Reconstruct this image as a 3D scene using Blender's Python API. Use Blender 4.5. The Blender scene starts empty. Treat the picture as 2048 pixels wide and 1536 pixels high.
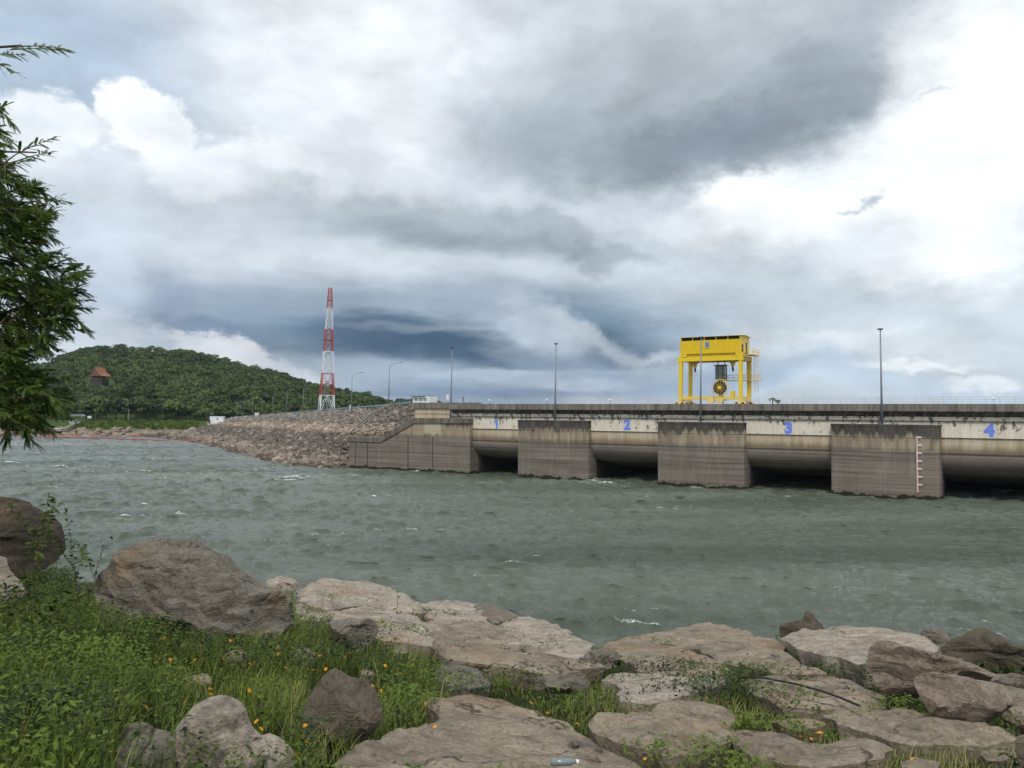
import bpy, math, random
import numpy as np
from mathutils import Vector, Matrix, Euler
from mathutils.geometry import delaunay_2d_cdt
from mathutils.bvhtree import BVHTree
random.seed(7); RNG = np.random.default_rng(7)
R = math.radians
SC = bpy.context.scene
COL = SC.collection
F = 1577.0; EYE = 14.0; PITCH = math.atan(40/F)
SP, CP = math.sin(PITCH), math.cos(PITCH)

# ------------------------------------------------------------------ camera
cam = bpy.data.cameras.new('camera'); camo = bpy.data.objects.new('camera', cam); COL.objects.link(camo)
camo.location = (0, 0, EYE); camo.rotation_euler = (R(90)+PITCH, 0, 0)
cam.sensor_width = 36; cam.lens = 36*F/2048; cam.clip_end = 6000; cam.clip_start = 0.05
SC.camera = camo
SC.view_settings.view_transform = 'Standard'; SC.view_settings.look = 'None'
SC.view_settings.exposure = 0.08; SC.view_settings.gamma = 1.0
SC.render.resolution_x = 1024; SC.render.resolution_y = 768

# ------------------------------------------------------------------ sky
def srgb(r, g, b):
    f = lambda c: (c/255/12.92) if c/255 <= .04045 else ((c/255+.055)/1.055)**2.4
    return (f(r), f(g), f(b), 1)
SUN_AZ, SUN_EL = 190, 51       # degrees from +Y towards +X, elevation
world = bpy.data.worlds.new('World'); SC.world = world; world.use_nodes = True
wt = world.node_tree; wt.nodes.clear()
class NT:
    def __init__(s, t): s.t = t
    def n(s, typ, **k):
        o = s.t.nodes.new(typ)
        for a, v in k.items(): setattr(o, a, v)
        return o
    def l(s, a, b): s.t.links.new(a, b)
    def put(s, sock, v):
        if isinstance(v, bpy.types.NodeSocket): s.l(v, sock)
        elif v is not None: sock.default_value = v
    def m(s, op, a, b=None, c=None, clamp=False):
        o = s.n('ShaderNodeMath', operation=op); o.use_clamp = clamp
        s.put(o.inputs[0], a); s.put(o.inputs[1], b); s.put(o.inputs[2], c)
        return o.outputs[0]
    def vm(s, op, a, b=None):
        o = s.n('ShaderNodeVectorMath', operation=op); s.put(o.inputs[0], a); s.put(o.inputs[1], b)
        return o.outputs['Value'] if op in ('LENGTH', 'DOT_PRODUCT') else o.outputs[0]
    def mix(s, f, a, b, mode='MIX'):
        o = s.n('ShaderNodeMix', data_type='RGBA', blend_type=mode); s.put(o.inputs[0], f); s.put(o.inputs[6], a); s.put(o.inputs[7], b)
        return o.outputs[2]
    def mr(s, v, a, b, c=0, d=1, smooth=False):
        o = s.n('ShaderNodeMapRange'); o.interpolation_type = 'SMOOTHSTEP' if smooth else 'LINEAR'
        s.put(o.inputs[0], v); s.put(o.inputs[1], a); s.put(o.inputs[2], b); s.put(o.inputs[3], c); s.put(o.inputs[4], d)
        return o.outputs[0]
    def noise(s, vec, scale, detail=4, rough=.5, lac=2, dist=0, out=0):
        o = s.n('ShaderNodeTexNoise'); s.put(o.inputs['Vector'], vec)
        o.inputs['Scale'].default_value = scale; o.inputs['Detail'].default_value = detail
        o.inputs['Roughness'].default_value = rough; o.inputs['Lacunarity'].default_value = lac; o.inputs['Distortion'].default_value = dist
        return o.outputs[out]
    def mapping(s, vec, loc=(0,0,0), rot=(0,0,0), scale=(1,1,1)):
        o = s.n('ShaderNodeMapping'); s.put(o.inputs[0], vec)
        o.inputs[1].default_value = loc; o.inputs[2].default_value = rot; o.inputs[3].default_value = scale
        return o.outputs[0]
    def ramp(s, f, stops):
        o = s.n('ShaderNodeValToRGB'); s.put(o.inputs[0], f); e = o.color_ramp.elements
        while len(e) < len(stops): e.new(.5)
        for i, (p, c) in enumerate(stops):
            e[i].position = p; e[i].color = c if len(c) == 4 else (*c, 1)
        return o.outputs[0]
W = NT(wt)
tc = W.n('ShaderNodeTexCoord'); D = tc.outputs['Generated']
sx = W.n('ShaderNodeSeparateXYZ'); W.l(D, sx.inputs[0])
az = W.m('ARCTAN2', sx.outputs[0], sx.outputs[1])
hyp = W.m('SQRT', W.m('ADD', W.m('MULTIPLY', sx.outputs[0], sx.outputs[0]), W.m('MULTIPLY', sx.outputs[1], sx.outputs[1])))
el = W.m('ARCTAN2', sx.outputs[2], hyp)
cxyz = W.n('ShaderNodeCombineXYZ'); W.l(az, cxyz.inputs[0]); W.l(el, cxyz.inputs[1]); AE = cxyz.outputs[0]
AEs = W.mapping(AE, scale=(1, 1.5, 1))
w1 = W.vm('SUBTRACT', W.noise(AEs, 4.5, 3, .5, out=1), (.5, .5, .5))
w2 = W.vm('SUBTRACT', W.noise(AEs, 12, 8, .62, out=1), (.5, .5, .5))
def warp(a, b):
    v = W.vm('ADD', AE, W.vm('MULTIPLY', w1, (a, a*.8, 0)))
    return W.vm('ADD', v, W.vm('MULTIPLY', w2, (b, b*.8, 0)))
WP = {'s': warp(.20, .06), 'c': warp(.04, .11), 'm': warp(.07, .11), 'h': W.vm('ADD', AE, W.vm('MULTIPLY', W.vm('SUBTRACT', W.noise(W.mapping(AE, scale=(1, 4, 1)), 7, 8, .62, out=1), (.5, .5, .5)), (.16, .045, 0)))}
def ae(px, py):
    a = (px-1024)/F; b = (py-768)/F
    x, y, z = a, CP+b*SP, SP-b*CP
    return math.atan2(x, y), math.atan2(z, math.hypot(x, y))
nish = W.n('ShaderNodeTexSky'); nish.sky_type = 'NISHITA'; nish.sun_disc = False
nish.sun_elevation = R(SUN_EL); nish.sun_rotation = R(SUN_AZ)
nish.air_density = 1.0; nish.dust_density = 2.0
nsk = W.vm('MULTIPLY', nish.outputs[0], (.1, .1, .1))
base = W.ramp(W.mr(el, 0, 1.2), [(0, srgb(186,196,208)), (.25, srgb(206,212,220)), (.5, srgb(214,219,226)), (1, srgb(214,220,228))])
col = W.mix(.88, nsk, base)
# cloud masses: px, py, rx, ry, rot(deg, ccw), colour, soft (inner edge 0..1), alpha, warp
BL = [
 (120, 60, 560, 250, 0, (170,187,208), .2, .95, 's'),
 (100, 180, 260, 60, 0, (160,178,201), .1, .7, 's'),
 (720, 60, 430, 280, 0, (226,230,237), .1, .95, 's'),
 (560, 170, 260, 160, 0, (218,223,231), .1, .7, 's'),
 (400, 130, 60, 130, 20, (190,201,216), .0, .5, 'm'),
 (200, 430, 420, 200, 0, (205,212,223), .6, .95, 'c'),
 (262, 235, 70, 85, 0, (236,240,246), .75, .97, 'c'),
 (320, 275, 80, 80, 0, (230,234,241), .75, .95, 'c'),
 (90, 245, 130, 75, 0, (226,231,239), .75, .95, 'c'),
 (40, 300, 160, 110, 0, (216,222,231), .4, .8, 'c'),
 (530, 330, 140, 70, 0, (232,235,241), .75, .9, 'c'),
 (380, 345, 120, 60, 0, (226,230,238), .7, .9, 'c'),
 (640, 350, 260, 80, -4, (214,219,227), .3, .8, 'c'),
 (820, 270, 120, 90, 0, (224,228,234), .3, .7, 'c'),
 (360, 470, 380, 110, 0, (190,200,213), .1, .8, 's'),
 (110, 560, 260, 150, 0, (182,195,213), .1, .85, 's'),
 (330, 570, 90, 60, -50, (143,162,190), .1, .85, 'm'),
 (420, 600, 160, 70, -30, (168,182,203), .1, .6, 'm'),
 (1480, 40, 520, 150, 0, (180,188,198), .1, .9, 's'),
 (1780, 30, 180, 60, 0, (172,181,192), .2, .8, 'm'),
 (1330, 210, 520, 175, 4, (166,176,187), .1, .93, 'm'),
 (1640, 170, 190, 120, 0, (158,168,180), .45, .9, 'c'),
 (1170, 300, 310, 100, -6, (160,171,183), .2, .9, 'm'),
 (1400, 290, 360, 80, 6, (141,154,168), .2, .9, 'm'),
 (1500, 240, 260, 70, 8, (137,149,163), .1, .8, 'm'),
 (1010, 170, 110, 60, -20, (196,203,211), .1, .6, 'm'),
 (1960, 230, 220, 320, 0, (244,246,250), .35, .9, 'm'),
 (1840, 360, 260, 130, 0, (240,243,247), .3, .9, 'm'),
 (1560, 430, 260, 90, 8, (236,239,244), .3, .9, 'c'),
 (1480, 380, 110, 40, 10, (246,248,250), .2, .9, 'c'),
 (1350, 440, 90, 40, 0, (214,220,228), .2, .7, 'c'),
 (1330, 560, 240, 90, 0, (196,206,218), .1, .8, 'm'),
 (1900, 520, 300, 110, 0, (236,240,245), .2, .75, 'm'),
 (760, 545, 560, 50, 0, (202,210,221), .1, .75, 's'),
 (880, 445, 420, 55, -6, (168,179,191), .25, .85, 'm'),
 (900, 478, 330, 26, -4, (148,160,174), .1, .85, 'h'),
 (1170, 500, 130, 40, -14, (152,164,178), .2, .9, 'm'),
 (1110, 445, 85, 48, -25, (172,182,194), .5, .9, 'c'),
 (1240, 515, 70, 24, -10, (166,177,190), .1, .7, 'm'),
 (1020, 410, 55, 24, 0, (196,203,212), .4, .8, 'c'),
 (1700, 640, 500, 80, 0, (204,214,226), .1, .75, 's'),
 (1700, 590, 300, 36, 0, (184,196,211), .0, .7, 'm'),
 (1850, 620, 160, 26, 0, (188,199,213), .0, .6, 'm'),
 (1600, 690, 360, 36, 0, (226,231,237), .1, .6, 'm'),
 (1740, 775, 620, 40, 0, (188,205,224), .1, .8, 's'),
 (1480, 745, 260, 50, 0, (158,180,206), .1, .85, 's'),
 (1330, 650, 160, 40, 0, (180,196,216), .0, .7, 's'),
 (1850, 725, 160, 16, 4, (232,236,241), .2, .6, 'c'),
 (1960, 765, 100, 30, 0, (224,230,238), .4, .7, 'c'),
 (560, 640, 420, 80, 0, (146,163,186), .1, .85, 'h'),
 (420, 655, 160, 30, -14, (122,142,170), .1, .7, 'm'),
 (960, 665, 560, 85, 0, (108,135,160), .3, .95, 'h'),
 (820, 610, 300, 22, 0, (160,174,192), .0, .75, 'h'),
 (930, 690, 430, 44, -2, (80,106,132), .3, .95, 'h'),
 (760, 650, 160, 26, 0, (92,112,138), .1, .8, 'h'),
 (1130, 725, 180, 20, -3, (98,119,146), .1, .8, 'h'),
 (900, 655, 260, 9, -2, (150,166,186), .0, .6, 'h'),
 (1010, 640, 190, 60, -28, (166,179,196), .1, .8, 'h'),
 (1080, 650, 130, 55, -38, (176,188,203), .3, .9, 'c'),
 (1130, 640, 80, 34, -38, (190,200,212), .0, .7, 'c'),
 (1200, 690, 100, 30, -28, (184,195,208), .0, .7, 'm'),
 (1300, 706, 70, 16, 0, (196,206,218), .0, .65, 'm'),
 (1050, 775, 460, 60, 0, (138,157,183), .3, .9, 's'),
 (800, 740, 240, 18, -4, (160,174,194), .1, .8, 'h'),
 (1010, 752, 230, 10, 1, (176,190,208), .1, .75, 'h'),
 (1160, 768, 160, 10, 0, (188,200,216), .1, .6, 'h'),
 (900, 786, 260, 12, 0, (122,142,168), .1, .8, 'h'),
 (480, 705, 85, 36, -12, (206,207,215), .55, .9, 'c'),
 (580, 735, 110, 26, -18, (192,197,208), .45, .85, 'c'),
 (400, 685, 90, 22, -14, (198,202,212), .4, .75, 'c'),
 (220, 660, 150, 40, 0, (192,201,214), .2, .75, 'm'),
 (90, 700, 110, 30, 0, (204,209,217), .3, .75, 'm'),
 (1755, 405, 34, 14, 25, (166,176,190), .1, .8, 'c'),
 (1710, 425, 32, 10, 10, (172,182,195), .0, .8, 'c'),
 (1860, 180, 45, 8, 10, (198,206,217), .1, .6, 'c'),
]
for (px, py, rx, ry, rot, c, soft, al, wk) in BL:
    if wk == 'h': ry *= 1.35
    a0, e0 = ae(px, py)
    a1, _ = ae(px+20, py); _, e1 = ae(px, py-20)
    ra = rx*(a1-a0)/20; re = ry*(e1-e0)/20
    v = W.vm('SUBTRACT', WP[wk], (a0, e0, 0))
    v = W.mapping(v, rot=(0, 0, R(-rot)))
    v = W.vm('MULTIPLY', v, (1/ra, 1/re, 0))
    L = W.vm('LENGTH', v)
    msk = W.mr(L, 1.0 + (.25 if soft < .4 else .08), soft, 0, al, True)
    mc = sum(c)/3; c = tuple(min(255, max(0, 196+(mc-196)*(1.2 if mc < 196 else 1.12)+(v-mc)*.92)) for v in c)
    col = W.mix(msk, col, srgb(*c))
# billow shading inside the clouds
bn = W.noise(W.mapping(AE, scale=(1, 2.0, 1)), 9, 8, .58)
bn2 = W.noise(W.mapping(AE, scale=(1, 1.8, 1), loc=(3, 1, 0)), 3.2, 5, .55, dist=.6)
g = W.m('ADD', W.mr(bn, .3, .7, -.16, .16), W.mr(bn2, .3, .7, -.07, .07))
g = W.m('MULTIPLY', W.m('ADD', g, 1.0), W.m('MULTIPLY', W.mr(sx.outputs[1], -.5, .1, 1.42, 1.10), W.mr(el, .62, 1.1, 1.0, 1.3)))  # brightens the unseen sky behind and overhead as added fill light
gc = W.n('ShaderNodeCombineXYZ'); [W.l(g, gc.inputs[i]) for i in range(3)]
col = W.vm('MULTIPLY', col, gc.outputs[0])
col = W.vm('MULTIPLY', col, (.985, 1.005, .995))
bg = W.n('ShaderNodeBackground'); W.l(col, bg.inputs[0]); bg.inputs[1].default_value = 1.0
wo = W.n('ShaderNodeOutputWorld'); W.l(bg.outputs[0], wo.inputs[0])
world.cycles.sampling_method = 'MANUAL'; world.cycles.sample_map_resolution = 512

# ------------------------------------------------------------------ sun
sl = bpy.data.lights.new('sun', 'SUN'); sl.energy = 1.7; sl.angle = R(10); sl.color = (1, .95, .88)
so = bpy.data.objects.new('sun', sl); COL.objects.link(so)
sd = Vector((math.sin(R(SUN_AZ))*math.cos(R(SUN_EL)), math.cos(R(SUN_AZ))*math.cos(R(SUN_EL)), math.sin(R(SUN_EL))))
so.rotation_euler = sd.to_track_quat('Z', 'Y').to_euler()

# ------------------------------------------------------------------ helpers
def ray(px, py):
    a = (px-1024)/F; b = (py-768)/F
    v = Vector((a, CP+b*SP, SP-b*CP)); return v/v.y
def P(px, py, Y):
    d = ray(px, py); return Vector((d.x*Y, Y, EYE+d.z*Y))
def proj(V):
    V = np.asarray(V, float); z = V[:, 2]-EYE
    f = V[:, 1]*CP+z*SP; up = -V[:, 1]*SP+z*CP
    return np.stack([1024+F*V[:, 0]/f, 768-F*up/f], 1)
def tag(o, label=None, cat=None, group=None, kind=None):
    if label: o['label'] = label
    if cat: o['category'] = cat
    if group: o['group'] = group
    if kind: o['kind'] = kind
    return o
def empty(name, loc=(0, 0, 0), rz=0, **k):
    o = bpy.data.objects.new(name, None); COL.objects.link(o); o.location = loc; o.rotation_euler = (0, 0, rz)
    return tag(o, **k)
def nmesh(name, V, Fs, mat, parent=None, smooth=False, attr=None, matidx=None):
    """Fs: list of (n,k) int arrays, or one array."""
    if isinstance(Fs, np.ndarray): Fs = [Fs]
    Fs = [f for f in Fs if len(f)]
    me = bpy.data.meshes.new(name)
    V = np.asarray(V, np.float32); me.vertices.add(len(V)); me.vertices.foreach_set('co', V.ravel())
    nl = sum(f.size for f in Fs); me.loops.add(nl)
    me.loops.foreach_set('vertex_index', np.concatenate([f.ravel() for f in Fs]).astype(np.int32))
    tot = np.concatenate([np.full(len(f), f.shape[1]) for f in Fs]); st = np.concatenate([[0], np.cumsum(tot)[:-1]])
    me.polygons.add(len(tot)); me.polygons.foreach_set('loop_start', st.astype(np.int32)); me.polygons.foreach_set('loop_total', tot.astype(np.int32))
    me.polygons.foreach_set('use_smooth', np.full(len(tot), bool(smooth)))
    me.update(calc_edges=True)
    if attr is not None:
        for an, av in attr.items():
            at = me.attributes.new(an, 'FLOAT', 'POINT'); at.data.foreach_set('value', np.asarray(av, np.float32))
    if mat: me.materials.append(mat)
    o = bpy.data.objects.new(name, me); COL.objects.link(o)
    if parent: o.parent = parent
    return o
class MB:
    def __init__(s): s.V = []; s.Q = {}; s.n = 0
    def add(s, V, faces):
        for f in faces: s.Q.setdefault(len(f), []).append([i+s.n for i in f])
        s.V += [tuple(v) for v in V]; s.n += len(V); return s
    def box(s, a, b):
        (x0, y0, z0), (x1, y1, z1) = a, b
        return s.add([(x0,y0,z0),(x1,y0,z0),(x1,y1,z0),(x0,y1,z0),(x0,y0,z1),(x1,y0,z1),(x1,y1,z1),(x0,y1,z1)],
              [(0,3,2,1),(4,5,6,7),(0,1,5,4),(1,2,6,5),(2,3,7,6),(3,0,4,7)])
    def bar(s, p, q, w=.1, d=None, up=(0, 0, 1)):
        p, q = Vector(p), Vector(q); d = d or w; t = (q-p).normalized(); up = Vector(up)
        if abs(t.dot(up)) > .98: up = Vector((1, 0, 0))
        a = t.cross(up).normalized()*w/2; b = a.cross(t).normalized()*d/2
        return s.add([p-a-b, p+a-b, p+a+b, p-a+b, q-a-b, q+a-b, q+a+b, q-a+b],
              [(0,3,2,1),(4,5,6,7),(0,1,5,4),(1,2,6,5),(2,3,7,6),(3,0,4,7)])
    def tube(s, pts, r, k=8, cap=True):
        pts = [Vector(p) for p in pts]; rs = r if isinstance(r, (list, tuple)) else [r]*len(pts); V = []
        for i, p in enumerate(pts):
            t = (pts[min(i+1, len(pts)-1)]-pts[max(i-1, 0)]).normalized()
            u = Vector((0, 0, 1)) if abs(t.z) < .9 else Vector((1, 0, 0))
            a = t.cross(u).normalized(); b = t.cross(a)
            V += [p+rs[i]*(a*math.cos(2*math.pi*j/k)+b*math.sin(2*math.pi*j/k)) for j in range(k)]
        fs = [(i*k+j, i*k+(j+1) % k, (i+1)*k+(j+1) % k, (i+1)*k+j) for i in range(len(pts)-1) for j in range(k)]
        if cap: fs += [tuple(range(k))[::-1], tuple(range((len(pts)-1)*k, len(pts)*k))]
        return s.add(V, fs)
    def prism(s, poly, axis, a, b):
        """poly of 2D points, extruded between a and b along axis (0,1,2)."""
        def mk(p, h):
            v = [0, 0, 0]; o = [i for i in range(3) if i != axis]; v[o[0]] = p[0]; v[o[1]] = p[1]; v[axis] = h; return v
        n = len(poly); V = [mk(p, a) for p in poly]+[mk(p, b) for p in poly]
        return s.add(V, [tuple(range(n))[::-1], tuple(range(n, 2*n))]+[(i, (i+1) % n, n+(i+1) % n, n+i) for i in range(n)])
    def build(s, name, mat, parent=None, smooth=False, bevel=0):
        o = nmesh(name, np.array(s.V), [np.array(v) for v in s.Q.values()], mat, parent, smooth)
        if bevel:
            m = o.modifiers.new('bevel', 'BEVEL'); m.width = bevel; m.segments = 2; m.limit_method = 'ANGLE'
        return o
def copy_tree(o, parent=None):
    c = o.copy(); COL.objects.link(c); c.parent = parent
    for ch in list(o.children): copy_tree(ch, c)
    return c
# numpy value noise
def _h(ix, iy, iz):
    n = (ix.astype(np.int64)*374761393+iy.astype(np.int64)*668265263+iz.astype(np.int64)*2147483647) & 0x7fffffff
    n = ((n ^ (n >> 13))*1274126177) & 0x7fffffff
    return ((n ^ (n >> 16)) & 0xffff)/65535.0
def vnoise(p):
    i = np.floor(p); f = p-i; f = f*f*(3-2*f); i = i.astype(np.int64); r = 0
    for dx in (0, 1):
        for dy in (0, 1):
            for dz in (0, 1):
                w = (f[:, 0] if dx else 1-f[:, 0])*(f[:, 1] if dy else 1-f[:, 1])*(f[:, 2] if dz else 1-f[:, 2])
                r = r+w*_h(i[:, 0]+dx, i[:, 1]+dy, i[:, 2]+dz)
    return r*2-1
def fbm(p, o=4, g=.5):
    r = 0; a = 1; p = np.array(p, float)
    for k in range(o): r = r+a*vnoise(p); p = p*2.03+17.3; a *= g
    return r
def inpoly(pts, poly):
    x, y = pts[:, 0], pts[:, 1]; r = np.zeros(len(pts), bool); n = len(poly)
    for i in range(n):
        x1, y1 = poly[i]; x2, y2 = poly[(i+1) % n]
        c = ((y1 > y) != (y2 > y)) & (x < (x2-x1)*(y-y1)/((y2-y1) if y2 != y1 else 1e-9)+x1)
        r ^= c
    return r
def dpoly(pts, poly):
    d = np.full(len(pts), 1e9); n = len(poly); P0 = np.array(poly, float)
    for i in range(n):
        a = P0[i]; b = P0[(i+1) % n]; ab = b-a; L = ab@ab+1e-12
        t = np.clip(((pts-a)@ab)/L, 0, 1); q = a+t[:, None]*ab
        d = np.minimum(d, np.hypot(*(pts-q).T))
    return d

# ------------------------------------------------------------------ materials
def mat(name, fn, rough=.85, spec=.3):
    m = bpy.data.materials.new(name); m.use_nodes = True; t = NT(m.node_tree); m.node_tree.nodes.clear()
    b = t.n('ShaderNodeBsdfPrincipled'); o = t.n('ShaderNodeOutputMaterial'); t.l(b.outputs[0], o.inputs[0])
    b.inputs['Roughness'].default_value = rough; b.inputs['Specular IOR Level'].default_value = spec
    fn(t, b); return m
def bump(t, b, h, dist=.1, st=1):
    o = t.n('ShaderNodeBump'); o.inputs['Distance'].default_value = dist; o.inputs['Strength'].default_value = st
    t.l(h, o.inputs['Height']); t.l(o.outputs[0], b.inputs['Normal'])
def OC(t): return t.n('ShaderNodeTexCoord').outputs['Object']
def sep(t, v):
    o = t.n('ShaderNodeSeparateXYZ'); t.l(v, o.inputs[0]); return o.outputs
def plain(name, c, rough=.6, var=.15, sc=3, spec=.3, metal=0):
    def fn(t, b):
        n = t.noise(OC(t), sc, 5, .6)
        d = tuple(x*(1-var*2) for x in c[:3])+(1,); e = tuple(min(1, x*(1+var)) for x in c[:3])+(1,)
        t.l(t.ramp(n, [(.3, d), (.7, e)]), b.inputs[0]); b.inputs['Metallic'].default_value = metal
    return mat(name, fn, rough, spec)
def leafmat(name, dark, light, trans=.25, rough=.5, extra=None):
    """greens varied by a per-leaf attribute"""
    def fn(t, b):
        a = t.n('ShaderNodeAttribute', attribute_name='var').outputs['Fac']
        st = [(0, dark), (1, light)] if not extra else [(0, dark), (.85, light), (1, extra)]
        c = t.ramp(a, st); t.l(c, b.inputs[0])
        tr = t.n('ShaderNodeBsdfTranslucent'); t.l(c, tr.inputs[0])
        mx = t.n('ShaderNodeMixShader'); mx.inputs[0].default_value = trans
        t.l(b.outputs[0], mx.inputs[1]); t.l(tr.outputs[0], mx.inputs[2])
        out = [n for n in t.t.nodes if n.type == 'OUTPUT_MATERIAL'][0]; t.l(mx.outputs[0], out.inputs[0])
    return mat(name, fn, rough, .25)
def concrete_fn(kind):
    def fn(t, b):
        oc = OC(t); x, y, z = sep(t, oc)
        geo = t.n('ShaderNodeNewGeometry')
        big = t.noise(t.mapping(oc, scale=(.25, .25, .25)), 1, 6, .6)
        streak = t.noise(t.mapping(oc, scale=(1.1, 1.1, .10)), 1, 6, .65)
        streak2 = t.noise(t.mapping(oc, scale=(1.0, 1.0, .07), loc=(9, 3, 1)), 1, 7, .72)
        lay = t.noise(t.mapping(oc, scale=(.04, .04, 2.2)), 1, 6, .62)
        fine = t.noise(oc, 5, 8, .7)
        zw = t.m('ADD', z, t.m('MULTIPLY', t.m('SUBTRACT', streak, .5), 1.3))
        lower = t.mix(t.mr(lay, .35, .65), (.115, .094, .076, 1), (.28, .24, .198, 1))
        lower = t.mix(t.mr(big, .4, .7, 0, .5), lower, (.135, .11, .09, 1)); lower = t.mix(t.mr(streak, .52, .75, 0, .45), lower, (.33, .285, .235, 1)); lower = t.mix(t.mr(streak2, .30, .46, .5, 0), lower, (.09, .075, .06, 1))
        if kind == 'pier':
            mid = t.mix(t.mr(streak, .35, .65), (.21, .165, .115, 1), (.42, .35, .25, 1))
            c = t.mix(t.mr(zw, 6.9, 7.7, 0, 1, True), lower, mid)
            dark = t.mix(t.mr(streak2, .4, .75), (.030, .028, .026, 1), (.14, .125, .108, 1))
            s2 = t.mr(t.m('ADD', zw, t.m('MULTIPLY', streak2, 5.5)), 11.5, 12.3, 0, .95, True)
            c = t.mix(s2, c, dark)
        elif kind == 'wall':
            mid = t.mix(t.mr(streak, .3, .7), (.42, .32, .20, 1), (.62, .53, .40, 1))
            c = t.mix(t.mr(zw, 6.9, 8.3, 0, 1, True), (.21, .155, .10, 1), mid)
        elif kind == 'whitewash':
            c = t.mix(t.mr(streak, .3, .75), (.68, .60, .49, 1), (.88, .81, .69, 1))
            mold = t.noise(t.mapping(oc, scale=(1.3, 1.3, .7), loc=(4, 4, 7)), 1, 9, .7)
            top = t.mr(z, 9.1, 11.9, -.07, .055)
            k = t.mr(t.m('ADD', t.m('ADD', mold, top), t.m('MULTIPLY', t.m('SUBTRACT', streak2, .5), .35)), .565, .605, 0, .85, True)
            c = t.mix(k, c, (.07, .064, .058, 1))
        elif kind == 'fascia':
            c = t.mix(t.mr(streak, .35, .7), (.12, .105, .092, 1), (.28, .25, .215, 1))
            jt = t.m('FRACT', t.m('DIVIDE', x, 1.55))
            drip = t.noise(t.mapping(oc, scale=(3.5, .2, .25)), 1, 4, .6)
            k = t.m('MULTIPLY', t.mr(drip, .58, .68, 0, .75, True), t.mr(z, 12.8, 14.0, .35, 1))
            c = t.mix(k, c, (.42, .38, .32, 1))
            c = t.mix(t.mr(jt, .0, .05, .8, 0), c, (.03, .028, .025, 1))
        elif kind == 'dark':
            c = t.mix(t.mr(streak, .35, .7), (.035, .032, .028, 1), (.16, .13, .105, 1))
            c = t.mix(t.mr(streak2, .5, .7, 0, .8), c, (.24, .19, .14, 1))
        elif kind == 'coping':
            c = t.mix(t.mr(streak, .35, .7), (.09, .075, .062, 1), (.25, .21, .175, 1))
        elif kind == 'bell':
            c = t.mix(t.mr(z, 4.2, 6.9, 0, .5), lower, (.33, .27, .225, 1))
        elif kind == 'abut':
            mid = t.mix(t.mr(streak, .3, .7), (.26, .20, .14, 1), (.44, .36, .26, 1))
            c = t.mix(t.mr(zw, 7.1, 8.0, 0, 1, True), lower, mid)
            dark = t.mr(t.m('ADD', t.m('MULTIPLY', x, .12), t.m('ADD', zw, t.m('MULTIPLY', streak2, 6))), 10.2, 11.4, 0, .85, True)
            c = t.mix(dark, c, (.07, .06, .05, 1))
            pr = t.m('MULTIPLY', t.mr(t.m('ABSOLUTE', t.m('ADD', x, 20.6)), 1.9, 2.3, 1, 0, True), t.mr(t.m('ABSOLUTE', t.m('SUBTRACT', zw, 9.0)), .95, 1.15, 1, 0, True))
            c = t.mix(t.m('MULTIPLY', pr, .85), c, (.50, .44, .33, 1))
        # pour lines
        ln = t.m('FRACT', t.m('DIVIDE', t.m('ADD', z, t.m('MULTIPLY', fine, .02)), 1.22))
        if kind in ('pier', 'bell', 'abut'):
            c = t.mix(t.mr(ln, .0, .05, .45, 0), c, (.06, .05, .04, 1))
        c = t.mix(t.mr(fine, .35, .7, .30, 0), c, (.05, .045, .04, 1))
        # wet, algae dark foot
        ft = t.mr(t.noise(t.mapping(oc, scale=(.45, .45, .1)), 1, 7, .75), .35, .68)
        wet_or_shade = t.mr(t.m('SUBTRACT', z, t.m('MULTIPLY', ft, .85)), .02, .16, 1, 0, True)
        c = t.mix(wet_or_shade, c, (.022, .022, .014, 1))
        t.l(c, b.inputs[0]); bump(t, b, fine, .05, .5)
    return fn
M = {}
for k in ('pier', 'wall', 'whitewash', 'fascia', 'dark', 'bell', 'abut', 'coping'): M[k] = mat('concrete_'+k, concrete_fn(k), .9, .2)
M['concrete'] = plain('concrete_plain', (.25, .22, .19), .9, .2, 2)
def yellow_fn(c0):
    def fn(t, b):
        oc = OC(t); st = t.noise(t.mapping(oc, scale=(2.2, 2.2, .22)), 1, 7, .7); n = t.noise(oc, .8, 6, .7)
        c = t.mix(t.mr(n, .3, .7), c0, tuple(min(1, x*.86+.01) for x in c0[:3])+(1,))
        c = t.mix(t.mr(st, .60, .72, 0, .55), c, (.26, .13, .03, 1)); t.l(c, b.inputs[0]); t.l(t.mr(n, .3, .7, .4, .65), b.inputs['Roughness'])
    return fn
M['yellow'] = mat('yellow_paint', yellow_fn((.76, .53, .010, 1)), .5, .4)
M['yellowpale'] = mat('yellow_faded', yellow_fn((.76, .54, .10, 1)), .5, .4)
M['black'] = plain('black_rubber', (.02, .018, .022), .7, .2)
M['darksteel'] = plain('dark_steel', (.05, .045, .045), .6, .2)
M['galv'] = plain('galvanised_steel', (.19, .215, .23), .5, .1, 2, .4, .2)
M['rail'] = plain('rail_steel', (.52, .55, .58), .5, .1, 2, .4)
M['railblue'] = plain('blue_grey_guard_rail', (.20, .28, .34), .5, .15, 2)
M['white'] = plain('white_paint', (.74, .75, .76), .5, .06, 1)
M['towerred'] = plain('red_tower_paint', (.40, .075, .055), .5, .1, .3)
M['towerwhite'] = plain('white_tower_paint', (.62, .66, .68), .5, .08, .3)
M['glass'] = plain('cab_glass', (.17, .21, .21), .12, .1, 1, .6)
M['number'] = plain('blue_number_paint', (.15, .25, .76), .7, .08, 2.5)
M['redfloat'] = plain('red_float', (.42, .05, .03), .6, .25, .4)
M['blue'] = plain('blue_paint', (.05, .28, .42), .5, .1)
M['orange'] = plain('orange_paint', (.65, .22, .03), .5, .1)
M['trunk'] = plain('bark', (.09, .07, .05), .9, .25, 6)
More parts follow.
